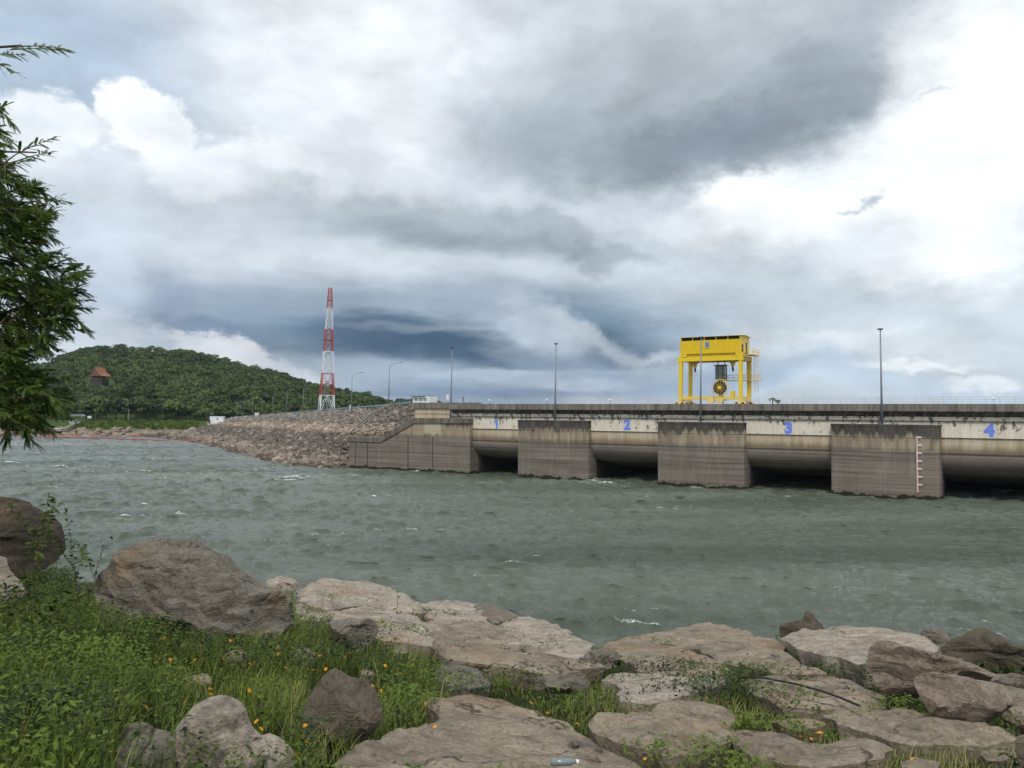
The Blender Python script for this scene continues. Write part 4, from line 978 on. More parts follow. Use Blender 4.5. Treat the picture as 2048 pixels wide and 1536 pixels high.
# water gauge on the third pier
def dampoint(px, py, v):
    d = ray(px, py); nn = Vector((-UY, UX, 0)); t_ = (DW(0, v, 0)-Vector((0, 0, EYE))).dot(nn)/d.dot(nn)
    q = Vector((0, 0, EYE))+d*t_; return dam.matrix_basis.inverted() @ q
ga, gb = dampoint(1834, 874, -.62), dampoint(1832, 985, -.62)
gg = empty('water_gauge', DW(ga.x, -.72, gb.z), DA, label='white water level gauge strip with tick marks on the rightmost pier', cat='gauge')
H = ga.z-gb.z
M['pink'] = plain('faded_pink_scale', (.62, .42, .38), .7, .2, 4)
MB().box((-.12, -.02, 0), (.12, .03, H)).build('scale_strip', M['pink'], gg)
for k in range(7): MB().box((.0, -.05, H-.1-k*H/7.05), (.62, -.021, H+.06-k*H/7.05)).build('tick', M['white'], gg)
# railing along the crest
rl = empty('crest_railing', DW(S_L-2, -.12, 14.02), DA, label='pale steel railing along the parapet of the concrete dam', cat='railing')
LR = S_R-S_L-2
for z in (.32, .64, .98): MB().tube([(0, 0, z), (LR, 0, z)], .035, 6).build('rail', M['rail'], rl)
pm = None; k = 0; s = 0
while s < LR and k < 95:
    if pm is None: o = MB().tube([(0, 0, -.1), (0, 0, .98)], .035, 6).build('post', M['rail'], rl); pm = o
    else: o = pm.copy(); COL.objects.link(o); o.parent = rl; o.location = (s, 0, 0)
    s += 1.75; k += 1
r2 = empty('crest_railing', DW(ea, 1.1, 14.3), DA, label='short railing around the left end block of the dam crest', cat='railing')
for z in (.5, 1.0): MB().tube([(.1, 0, z), (eb-ea, 0, z)], .035, 6).build('rail', M['rail'], r2)
for k in range(8): MB().tube([(.1+k*(eb-ea-.1)/7, 0, 0), (.1+k*(eb-ea-.1)/7, 0, 1.0)], .035, 6).build('post', M['rail'], r2)

# lamp posts on the piers
lamp0 = empty('lamp_post', (0, 0, 0))
MB().tube([(0, 0, 0), (0, 0, 5), (0, 0, 14.2)], [.19, .15, .085], 12).build('pole', M['galv'], lamp0, True)
MB().box((-.28, -.28, 0), (.28, .28, .08)).build('base_plate', M['galv'], lamp0)
lh = MB(); lh.box((-.30, -.16, 14.2), (.30, .16, 14.42)); lh.box((-.36, -.22, 14.32), (.36, .22, 14.42)); lh.build('lamp_head', M['darksteel'], lamp0)
for i, (px, lab) in enumerate([(901, 'steel lamp post on the wing wall, leftmost of the four on the dam'), (1110, 'steel lamp post on the pier between numbers 1 and 2'), (1401, 'steel lamp post in front of the yellow crane'), (1764, 'steel lamp post on the pier with the water gauge')]):
    o = lamp0 if i == 0 else copy_tree(lamp0)
    vv = -.5 if i else -.05; q = dampoint(px, 842, vv); o.location = DW(q.x, vv, 10.94 if i else 11.1); o.rotation_euler = (0, R([1.4, .9, .8, -.4][i]), 0)
    tag(o, lab, 'lamp post', 'lamp posts standing on the dam piers')
# floodlights and signs on the crest
def floodlight(px, lab, v=-.12):
    q = dampoint(px, 800, v); e = empty('floodlight', DW(q.x, v, 14.02), DA, label=lab, cat='floodlight', group='small lamps on the crest railing')
    MB().tube([(0, 0, 0), (0, 0, .72)], .03, 6).build('post', M['galv'], e)
    MB().tube([(-.18, -.1, .62), (0, 0, .78), (.30, .1, .72)], [.16, .14, .03], 8).build('lamp_head', M['white'], e)
floodlight(979, 'white floodlight on the railing above the leftmost painted number'); floodlight(1220, 'white floodlight on the railing, nearest to the left of the crane'); floodlight(1093, 'small floodlight low on the railing behind the lamp post of the first pier')
floodlight(1988, 'floodlight on the railing above number 4')
def board(px, y0, y1, w, m, lab, cat='sign', legs=True, v=1.5):
    q = dampoint(px, y1, v); t_ = dampoint(px, y0, v); e = empty('sign_board', DW(q.x, v, q.z), DA, label=lab, cat=cat); h = t_.z-q.z
    MB().box((-w/2, -.04, h*.28), (w/2, .04, h)).build('panel', M[m], e)
    for sx_ in (-1, 1): MB().tube([(sx_*w*.4, 0.06, -.2), (sx_*w*.4, .06, h*.9)], .04, 6).build('leg', M['galv'], e)
board(895, 789, 806, .62, 'white', 'white upright sign board on the left end of the crest'); board(926, 794, 808, .5, 'galv', 'small grey sign board on the crest right of the first lamp post')
hq = dampoint(842, 806, 7)
ht = empty('gate_hut', DW(hq.x, 7, 14.3), DA, label='low white hut with a flat roof behind the left end block', cat='hut')
MB().box((-2.3, 0, -.2), (2.2, 3, 1.35)).build('wall', M['white'], ht); MB().box((-2.7, -.5, 1.35), (1.2, 3.4, 1.5)).build('roof', M['galv'], ht)
for k in range(3): MB().box((-1.9+k*1.3, -.04, .35), (-1.0+k*1.3, -.005, 1.05)).build('window', M['glass'], ht)

# ------------------------------------------------------------------ gantry crane
def crane():
    L, Wd = 11.9, 5.6
    e = empty('gantry_crane', DW(28.3+.2, 10.2, 13.88), DA, label='yellow gantry crane with corrugated machine house on the dam crest', cat='crane')
    z0 = -.0
    Y_, YP = M['yellow'], M['yellowpale']
    legw = .8
    for i, x in enumerate((0, L-legw)):
        for y in (0, Wd-.1):
            lg = MB()
            t_ = .08 if i == 0 else -.02
            lg.add([(x, y, .55), (x+legw*.72, y, .55), (x+legw*.72, y+.6, .55), (x, y+.6, .55), (x+t_, y, 7.9), (x+legw*.85+t_, y, 7.9), (x+legw*.85+t_, y+.6, 7.9), (x+t_, y+.6, 7.9)],
               [(0, 3, 2, 1), (4, 5, 6, 7), (0, 1, 5, 4), (1, 2, 6, 5), (2, 3, 7, 6), (3, 0, 4, 7)])
            l = lg.build('leg', Y_, e, bevel=.03)
            MB().box((x-.08, y-.08, 7.9), (x+legw*.85+.12, y+.68, 8.75)).build('leg_head', Y_, l)
            MB().prism([(x-.75, .0), (x+1.15, .0), (x+1.15, .35), (x+.75, .6), (x-.35, .6), (x-.75, .35)], 1, y-.1, y+.7).build('bogie', YP, l)
            for wx in (-.35, .75): MB().tube([(x+wx, y-.14, .22), (x+wx, y+.74, .22)], .24, 12).build('wheel', M['darksteel'], l)
    for y in (.02, Wd-.05):
        MB().box((legw*.7, y, .95), (L-legw, y+.5, 1.5)).build('sill_beam', Y_, e)
    MB().box((.1, .6, .6), (.6, Wd-.1, 1.05)).build('sill_beam', YP, e); MB().box((L-.6, .6, .6), (L-.1, Wd-.1, 1.05)).build('sill_beam', YP, e)
    for (a, b) in ((5.6, 6.4), (7.1, 8.0)): MB().prism([(a, .95), (b+.2, .95), (b+.3, .6), (b-.1, .3), (a+.1, .3), (a-.2, .6)], 1, -.2, .5).build('motor', YP, e)
    for y in (-.02, Wd-.1):
        MB().box((.75, y, 7.95), (L-.7, y+.62, 8.7)).build('girder', Y_, e)
    MB().box((.1, .6, 8.0), (.7, Wd-.1, 8.7)).build('end_girder', YP, e); MB().box((L-.7, .6, 7.95), (L-.05, Wd-.1, 8.7)).build('end_girder', YP, e)
    MB().box((.7, .6, 8.3), (L-.7, Wd-.1, 8.6)).build('trolley_floor', M['darksteel'], e)
    # machine house
    MB().box((1.6, .25, 8.7), (L-1.2, Wd-.2, 9.25)).build('house_base', Y_, e)
    MB().box((.35, -.1, 8.75), (1.6, 1.0, 9.3)).build('bracket', Y_, e); MB().box((L-1.3, -.1, 8.72), (L-.1, 1.0, 9.3)).build('bracket', Y_, e)
    hx0, hx1, hy0, hy1, hz0, hz1 = .45, L-.35, -.15, Wd+.15, 9.3, 11.72
    MB().box((hx0+.1, hy0+.1, hz0), (hx1-.1, hy1-.1, hz1)).build('machine_house', Y_, e)
    cr = MB(); pts = []; x = hx0; zz = 0
    while x < hx1-.05:                         # corrugated cladding
        pts += [(x, hy0), (x+.11, hy0), (x+.15, hy0+.09), (x+.24, hy0+.09)]; x += .28
    n = len(pts); cr.add([(a, b, hz0-.02) for a, b in pts]+[(a, b, hz1-.02) for a, b in pts], [(i, i+1, n+i+1, n+i) for i in range(n-1)]); cr.build('cladding', Y_, e)
    # end wall with door, louvre and window
    MB().box((hx1-.09, hy0+.1, hz0), (hx1, hy1-.1, hz1)).build('end_wall', YP, e)
    MB().box((hx1, .5, hz0+.1), (hx1+.04, 1.5, hz0+1.5)).build('louvre', M['darksteel'], e); MB().box((hx1, 3.2, hz0), (hx1+.04, 4.1, hz0+2.0)).build('door', M['darksteel'], e)
    w = MB().box((4.9+.25, hy0-.05, 10.45), (5.75+.1, hy0-.01, 11.35)).build('window', M['glass'], e)
    fr = MB(); a, b, c, d = 5.1, 5.9, 10.4, 11.4
    for p, q in (((a, c), (b, c)), ((b, c), (b, d)), ((b, d), (a, d)), ((a, d), (a, c))): fr.bar((p[0], hy0-.06, p[1]), (q[0], hy0-.06, q[1]), .09, .07, (0, 1, 0))
    fr.build('frame', M['rail'], w)
    # open clerestory strip under the mono-pitch roof
    MB().box((hx0+.15, hy0+.3, hz1-.25), (hx1-.2, hy1-.3, hz1+.60)).build('vent_strip', M['black'], e)
    for k in range(6): MB().box((hx0+.1+k*(hx1-hx0-.3)/5, hy0+.02, hz1-.02), (hx0+.24+k*(hx1-hx0-.3)/5, hy0+.2, hz1+.60)).build('roof_post', Y_, e)
    MB().prism([(hy0-.25, hz1+.60), ((hy0+hy1)/2, hz1+.78), (hy1+.25, hz1+.5), (hy1+.25, hz1+.56), ((hy0+hy1)/2, hz1+.85), (hy0-.25, hz1+.66)], 0, hx0-.15, hx1+.25).build('roof', YP, e)
    MB().prism([(hy0+.05, hz1), (hy1-.05, hz1), (hy1-.05, hz1+.5), ((hy0+hy1)/2, hz1+.77), (hy0+.05, hz1+.59)], 0, hx1-.2, hx1-.02).build('gable', YP, e)
    # platform and ladder at the right end
    pl = MB().box((hx1, .3, 8.85), (hx1+1.9, Wd+.2, 8.98)).build('platform', YP, e)
    rr = MB()
    for z in (9.5, 10.05):
        rr.tube([(hx1+1.85, .35, z), (hx1+1.85, Wd+.15, z)], .03, 5); rr.tube([(hx1, .35, z), (hx1+1.85, .35, z)], .03, 5)
    for y in np.linspace(.35, Wd+.15, 6): rr.tube([(hx1+1.85, y, 8.98), (hx1+1.85, y, 10.05)], .03, 5)
    rr.build('railing', YP, pl)
    la = MB(); lx, ly = L+1.0, Wd-.2
    for dx in (-.3, .3): la.tube([(lx+dx, ly, 2.3), (lx+dx, ly, 10.1)], .04, 5)
    for z in np.arange(2.5, 9.9, .35): la.tube([(lx-.3, ly, z), (lx+.3, ly, z)], .02, 4)
    for z in np.arange(3.0, 9.9, 1.1): la.tube([(lx-.35, ly, z), (lx-.45, ly-.55, z), (lx, ly-.8, z), (lx+.45, ly-.55, z), (lx+.35, ly, z)], .03, 4)
    for dx in (-.45, .45): la.tube([(lx+dx, ly-.55, 3.0), (lx+dx, ly-.55, 9.9)], .025, 4)
    la.build('ladder', YP, e)
    # lower walkway behind, with the cab
    wk = MB().box((5.9, Wd-.9, 4.35), (L+1.9, Wd+.1, 4.5)).build('walkway', YP, e)
    wr = MB()
    for y in (Wd-.9, Wd+.1):
        for z in (4.95, 5.45): wr.tube([(6.6, y, z), (L+1.9, y, z)], .03, 5)
        for x in np.linspace(6.7, L+1.9, 8): wr.tube([(x, y, 4.5), (x, y, 5.45)], .03, 5)
    wr.build('railing', YP, wk)
    CX = .75
    cab = MB().box((5.15+CX, Wd-2.2, 4.5), (6.85+CX, Wd-.6, 4.75)).build('cab', Y_, e)
    MB().box((5.22+CX, Wd-2.12, 4.75), (6.78+CX, Wd-.7, 7.2)).build('glazing', M['glass'], cab)
    fr = MB()
    for x in (5.18+CX, 5.62+CX, 6.42+CX, 6.82+CX):
        fr.bar((x, Wd-2.16, 4.7), (x, Wd-2.16, 7.2), .08)
    for y in (Wd-2.16, Wd-.66):
        for z in (4.75, 5.6, 7.2): fr.bar((5.15+CX, y, z), (6.85+CX, y, z), .07)
    for x in (5.18+CX, 6.82+CX):
        fr.bar((x, Wd-.66, 4.7), (x, Wd-.66, 7.2), .08)
        for z in (4.75, 5.6, 7.2): fr.bar((x, Wd-2.16, z), (x, Wd-.66, z), .07)
    fr.build('frame', M['darksteel'], cab); MB().box((4.85+CX, Wd-2.5, 7.25), (7.1+CX, Wd-.4, 7.35)).build('roof', M['darksteel'], cab)
    for x in (5.3+CX, 6.6+CX): MB().bar((x, Wd-1, 7.3), (x, Wd-1, 8.0), .14).build('hanger', Y_, cab)
    # cable reel
    cx_, cz_, cy_ = 7.75, 3.05, -.25
    rd = MB().tube([(cx_, cy_+.12, cz_), (cx_, cy_+.42, cz_)], 1.2, 40).build('cable_reel', M['black'], e)
    rim = MB(); N_ = 14
    ring = [(cx_+1.5*math.cos(a), cy_, cz_+1.5*math.sin(a)) for a in np.linspace(0, 2*math.pi, 49)]
    rim.tube(ring, .035, 5, False); rim.tube([(p[0], cy_+.5, p[2]) for p in ring], .035, 5, False)
    for k in range(N_):
        a = 2*math.pi*k/N_; 
        rim.bar((cx_+.3*math.cos(a), cy_-.02, cz_+.3*math.sin(a)), (cx_+1.5*math.cos(a), cy_, cz_+1.5*math.sin(a)), .05, .04, (0, 1, 0))
        rim.bar((cx_+.3*math.cos(a), cy_+.52, cz_+.3*math.sin(a)), (cx_+1.5*math.cos(a), cy_+.5, cz_+1.5*math.sin(a)), .02, .02, (0, 1, 0))
    rim.build('spokes', YP, rd); MB().tube([(cx_, cy_-.2, cz_), (cx_, cy_+.7, cz_)], .30, 16).build('hub', Y_, rd)
    MB().prism([(cx_-.45, 1.45), (cx_+.5, 1.45), (cx_+.3, 2.1), (cx_+.2, cz_), (cx_-.2, cz_), (cx_-.25, 2.1)], 1, cy_+.6, cy_+.9).build('stand', Y_, rd)
    MB().tube([(cx_-1.1, cy_+.2, cz_), (cx_-1.12, cy_+.2, 1.0)], .035, 5).build('cable', M['black'], rd)
    MB().box((9.65, 0, 1.5), (10.35, .5, 2.5)).build('control_box', Y_, e); MB().box((9.6, -.04, 1.95), (10.4, -.005, 2.0)).build('seam', YP, e)
    # hook blocks
    for x in (2.3, 9.35):
        h = MB().prism([(x-.62, 8.3), (x+.62, 8.3), (x+.62, 7.75), (x+.3, 7.45), (x+.22, 6.9), (x-.22, 6.9), (x-.3, 7.45), (x-.62, 7.75)], 1, 2.3, 2.9).build('hook_block', YP, e)
        MB().tube([(x, 2.25, 7.55), (x, 2.95, 7.55)], .16, 12).build('sheave', M['rail'], h)
        MB().tube([(x, 2.6, 6.95), (x, 2.6, 6.5), (x+.14, 2.6, 6.2), (x, 2.6, 5.98), (x-.14, 2.6, 6.15)], [.13, .2, .15, .12, .05], 8).build('hook', M['black'], h)
    # far bird-cage post on right leg
    MB().tube([(L+.05, Wd-.1, .6), (L+.05, Wd-.1, 8)], .05, 5).build('conduit', YP, e)
crane()

# ------------------------------------------------------------------ embankment
PAIRS = [ # toe px,py  | crest px,py,dist
 ((850,945),(875,809,188)), ((760,940),(822,809,190)), ((697,937),(800,811.5,192)), ((640,935.5),(777,814,195)), ((600,931.5),(745,817,206)), ((560,926),(702.6,819.5,226)),
 ((520,918),(648.7,822.5,258)), ((480,905),(606,826.5,290)), ((440,893.5),(560,829.5,330)), ((400,883.5),(523,832.5,372)), ((365,878.5),(474,835.5,438)), ((340,875),(433,838,500)), ((318,872.5),(408,840,525)), ((290,870),(360,851,440)), ((270,868.5),(316,863,375))]
def embankment():
    toe = []; cr = []
    for (tp, cp_) in PAIRS:
        d = ray(*tp); Yt = (EYE-.0)/(-d.z); toe.append(Vector((d.x*Yt, Yt, 0.0)))
        cr.append(P(*cp_))
    n = len(PAIRS); tt = np.arange(n)
    toe[0] = DW(-12, 12, 0); toe[1] = DW(-1.1*PITCHM, 7, 0); toe[2] = DW(-1.5*PITCHM, 3.2, 0)
    def curve(pts, t_):
        a = np.array([tuple(p) for p in pts]); T_ = np.arange(0, n-1+1e-6, .05); D_ = np.stack([np.interp(T_, tt, a[:, i]) for i in range(3)], -1)
        Sm = D_.copy(); w_ = 9
        for k in range(60, len(T_)):
            l_ = min(w_, len(T_)-1-k); Sm[k] = D_[k-l_:k+l_+1].mean(0)
        return np.stack([np.interp(t_, T_, Sm[:, i]) for i in range(3)], -1)
    return toe, cr, curve
toe, crest, ecurve = embankment()
def esurf(t_, u):
    a = ecurve(toe, t_); b = ecurve(crest, t_); r = a+(b-a)*u[..., None]
    return r
NT_, NU = 420, 46
ts = np.linspace(0, len(PAIRS)-1, NT_); us = np.linspace(-.22, 1, NU)
TT, UU = np.meshgrid(ts, us, indexing='ij')
S = esurf(TT.ravel(), UU.ravel())
S2 = S.copy(); S2 = S2+np.stack([np.zeros(len(S)), np.zeros(len(S)), .16*fbm(S*1.1, 3)-.22], 1)*(UU.ravel() < .995)[:, None]
idx = np.arange(NT_*NU).reshape(NT_, NU); Q = np.stack([idx[:-1, :-1], idx[:-1, 1:], idx[1:, 1:], idx[1:, :-1]], -1).reshape(-1, 4)
# crest road and back slope
eo = nmesh('embankment', S2, Q, M['riprap'], attr={'var': np.full(len(S), .25), 'lev': np.clip(UU.ravel(), 0, 1)}); tag(eo, kind='structure')
BV = BVHTree.FromPolygons([tuple(v) for v in S2], [tuple(q) for q in Q])
def ehit(px, py):
    d = ray(px, py); h = BV.ray_cast(Vector((0, 0, EYE)), d.normalized()); return h[0]
cc = np.array([tuple(p) for p in crest]); nrm = np.array([.914, .406, 0])
rd = []; 
for w_, dz in ((-.3, .0), (10, .02), (40, -14)): rd.append(cc+nrm*w_+np.array([0, 0, dz]))
V = np.stack(rd, 1).reshape(-1, 3); m_ = len(cc); idx = np.arange(m_*3).reshape(m_, 3)
Q3 = np.stack([idx[:-1, :-1], idx[:-1, 1:], idx[1:, 1:], idx[1:, :-1]], -1).reshape(-1, 4)
tag(nmesh('crest_road', V, Q3, M['concrete']), kind='structure')
def ico():
    t_ = (1+5**.5)/2
    v = np.array([(-1,t_,0),(1,t_,0),(-1,-t_,0),(1,-t_,0),(0,-1,t_),(0,1,t_),(0,-1,-t_),(0,1,-t_),(t_,0,-1),(t_,0,1),(-t_,0,-1),(-t_,0,1)], float)/1.9
    f = np.array([(0,11,5),(0,5,1),(0,1,7),(0,7,10),(0,10,11),(1,5,9),(5,11,4),(11,10,2),(10,7,6),(7,1,8),(3,9,4),(3,4,2),(3,2,6),(3,6,8),(3,8,9),(4,9,5),(2,4,11),(6,2,10),(8,6,7),(9,8,1)])
    return v, f
IV, IF = ico()
def rotmats(n, rg):
    q = rg.normal(size=(n, 4)); q /= np.linalg.norm(q, axis=1)[:, None]; w, x, y, z = q.T
    return np.stack([1-2*(y*y+z*z), 2*(x*y-z*w), 2*(x*z+y*w), 2*(x*y+z*w), 1-2*(x*x+z*z), 2*(y*z-x*w), 2*(x*z-y*w), 2*(y*z+x*w), 1-2*(x*x+y*y)], 1).reshape(n, 3, 3)
def rubble(C, size, rg, flat=.6):
    n = len(C); v = IV[None]*(1+rg.uniform(-.32, .32, (n, 12, 1)))
    v = v*np.stack([rg.uniform(.7, 1.3, n), rg.uniform(.7, 1.2, n), rg.uniform(.45, .9, n)], 1)[:, None]
    v = np.einsum('nij,nkj->nki', rotmats(n, rg), v)*size[:, None, None]*.5; v[:, :, 2] *= flat+.2
    return (v+C[:, None]).reshape(-1, 3), (IF[None]+np.arange(n)[:, None, None]*12).reshape(-1, 3)
rg = np.random.default_rng(11)
# sample proportional to distance-weighted area
N = 26000; t_ = rg.uniform(0, len(PAIRS)-1, N*3); u_ = rg.uniform(-.08, 1.0, N*3)
C = esurf(t_, u_); e1 = esurf(np.clip(t_+.05, 0, len(PAIRS)-1), u_); e2 = esurf(np.clip(t_-.05, 0, len(PAIRS)-1), u_)
area = np.linalg.norm(e1-e2, axis=1); wgt = area/area.max()*np.clip(230/C[:, 1], .35, 1)**1.5
k = rg.random(N*3) < wgt/np.quantile(wgt, .75)*.45; C = C[k]; u_ = u_[k]
size = np.exp(rg.normal(np.log(.95), .35, len(C)))*np.clip(C[:, 1]/230, .9, 1.6); size *= 1.25-.45*np.clip(u_, 0, 1)
C[:, 2] += -.05+rg.normal(0, .08, len(C))
V, Fq = rubble(C, size, rg)
tag(nmesh('riprap', V, Fq, M['riprap'], attr={'var': np.repeat(rg.random(len(C)), 12), 'lev': np.repeat(np.clip(u_, 0, 1), 12)}), 'broken rock riprap covering the face of the embankment dam', 'riprap', kind='stuff')
# concrete gutter down the slope
gpx = [(783,814.5),(772,818),(759,823.5),(745,833),(731,846),(720,855),(711,863),(703,872)]
gp = [ehit(x, y) for x, y in gpx]; gp = [p for p in gp if p]
gu = empty('concrete_gutter', gp[-1], label='curved concrete kerb running down the rock slope beside the wing wall', cat='gutter')
for sft in (-.55, .55):
    mb = MB(); pts = [p-Vector(gu.location)+Vector((sft*.8, -sft*.5, .45)) for p in gp]
    for a, b in zip(pts[:-1], pts[1:]): mb.bar(a-(b-a)*.03, b+(b-a)*.03, .28, .8)
    mb.build('kerb', M['concrete'], gu)
mb = MB(); pts = [p-Vector(gu.location)+Vector((0, 0, .2)) for p in gp]
for a, b in zip(pts[:-1], pts[1:]): mb.bar(a, b, .9, .4)
mb.build('channel', M['dark'], gu)
# lamp posts along the embankment road
arm = empty('road_lamp', (0, 0, 0))
MB().tube([(0, 0, 0), (0, 0, 5), (0, 0, 8.7)], [.12, .10, .07], 10).build('pole', M['galv'], arm, True)
MB().tube([(0, 0, 8.7), (.12, 0, 9.4), (.5, 0, 9.75), (1.4, 0, 9.95), (2.5, 0, 10.15)], [.07, .06, .055, .05, .05], 8).build('arm', M['galv'], arm, True)
MB().box((2.4, -.14, 10.08), (3.1, .14, 10.24)).build('lamp_head', M['galv'], arm)
RL = [(777,814,723,195),(702.6,820,743,226),(648.7,822,760,258),(606.5,826,768,288),(573,828.5,777.4,316),(545,831,784,342),(523.4,832,790,368),(504,833,794,392),(487.7,834,797.5,414),(474,835.5,801,434),(462,836,804.8,455),(451,837,809,474),(442,837.5,810,490),(433,838,812,505),(425.5,838.5,814,517)]
RLL = ['nearest to the concrete dam', 'standing second from the concrete dam', 'seen through the legs of the red and white mast', 'just left of the red and white mast', 'second left of the mast', 'third left of the mast', 'fourth left of the mast', 'fifth left of the mast', 'sixth left of the mast', 'seventh left of the mast', 'eighth left of the mast', 'ninth left of the mast', 'right above the white cabin', 'third from the far end of the row', 'farthest in the row, by the white cabin']
for i, (px, yb, yt, d) in enumerate(RL):
    o = arm if i == 0 else copy_tree(arm); p = P(px, yb, d); o.location = p+Vector((0, 0, -.3)); h = (yb-yt)/F*d; s = h/10.1; o.scale = (s, s, s); o.rotation_euler = (0, R(1.2), R(-8))
    tag(o, 'curved-arm road lamp on the embankment, '+RLL[i], 'street lamp', 'road lamps along the embankment crest')
# guard rail on embankment
gr = empty('guard_rail', crest[2], label='low blue grey guard rail along the embankment road', cat='guard rail')
cpts = [P(x, y, d)-Vector(crest[2]) for (x, y, d) in [c for _, c in PAIRS[1:13]]]
fine = []
for a, b in zip(cpts[:-1], cpts[1:]):
    for k in range(6): fine.append(a.lerp(b, k/6))
fine.append(cpts[-1])
mb = MB(); 
for a, b in zip(fine[:-1], fine[1:]): mb.bar(a+Vector((0, 0, .62)), b+Vector((0, 0, .62)), .08, .34)
mb.build('rail', M['railblue'], gr)
for p in fine[::1]: MB().box((p.x-.08, p.y-.08, p.z-.2), (p.x+.08, p.y+.08, p.z+.7)).build('post', M['galv'], gr)
# small things on the embankment road
def small_box(px, yb, w, h, d, m, name, label, cat):
    p = P(px, yb, d); e = empty(name, p, label=label, cat=cat)
    ww = w/F*d; hh = h/F*d
    MB().box((-ww/2, -ww/2, -.3), (ww/2, ww/2, hh*.86)).build('body', M[m], e, bevel=.03); MB().box((-ww*.56, -ww*.56, hh*.86), (ww*.56, ww*.56, hh)).build('lid', M[m], e)
small_box(717,817.5,4.5,6,221,'blue','bin','blue bin beside the road lamp right of the mast','bin'); small_box(594,827,3,4,300,'blue','bin','blue bin on the road just left of the mast','bin'); small_box(531,832,3,4,360,'blue','bin','small blue bin on the far part of the embankment road','bin')
small_box(567,830,4,3,325,'orange','barrier','orange barrier on the embankment road near the second lamp left of the mast','barrier'); small_box(582,829,4,3,312,'orange','barrier','orange barrier on the road nearer to the mast','barrier')
for px, d, lb in ((784,193,'left grey bollard beside the gutter head'),(788,193,'right grey bollard beside the gutter head')):
    e = empty('bollard', P(px, 815, d), label=lb, cat='bollard'); MB().tube([(0, 0, -.2), (0, 0, 1.0)], .16, 10).build('post', M['concrete'], e); MB().tube([(0, 0, 1.0), (0, 0, 1.12)], .2, 10).build('cap', M['concrete'], e)
mk = empty('marker_post', P(700, 819, 224), label='small white marker post left of the second road lamp', cat='marker post'); MB().tube([(0, 0, -.2), (0, 0, 1.2)], .12, 8).build('post', M['white'], mk); MB().box((-.18, -.05, .8), (.18, .05, 1.25)).build('plate', M['white'], mk)
def cabin(px, yb, w, h, d, label, name='cabin', depth=4):
    p = P(px, yb, d); e = empty(name, p, R(8), label=label, cat='cabin'); ww = w/F*d/2; hh = h/F*d
    MB().box((-ww, 0, -1), (ww, depth, hh*.94)).build('wall', M['white'], e); MB().box((-ww-.15, -.15, hh*.94), (ww+.15, depth+.15, hh)).build('roof', M['white'], e)
    MB().box((ww*.05, -.04, hh*.55), (ww*.22, -.005, hh*.8)).build('window', M['darksteel'], e)
    MB().box((-ww-.02, -.9, -.8), (-ww+.2, -.1, hh*.55)).build('door', M['darksteel'], e)
cabin(433, 847.5, 26, 14.5, 400, 'white flat-roofed cabin at the far end of the embankment'); cabin(513, 833.5, 7, 8, 380, 'tiny white kiosk on the embankment road', 'kiosk', 1.5)
# pole beside cabin
e = empty('lamp_post', P(424, 848, 400), label='short lamp pole beside the white cabin', cat='lamp post'); MB().tube([(0, 0, -1), (0, 0, 5.3)], .07, 6).build('pole', M['galv'], e); MB().box((-.6, -.2, 5.2), (.1, .2, 5.4)).build('lamp_head', M['white'], e)

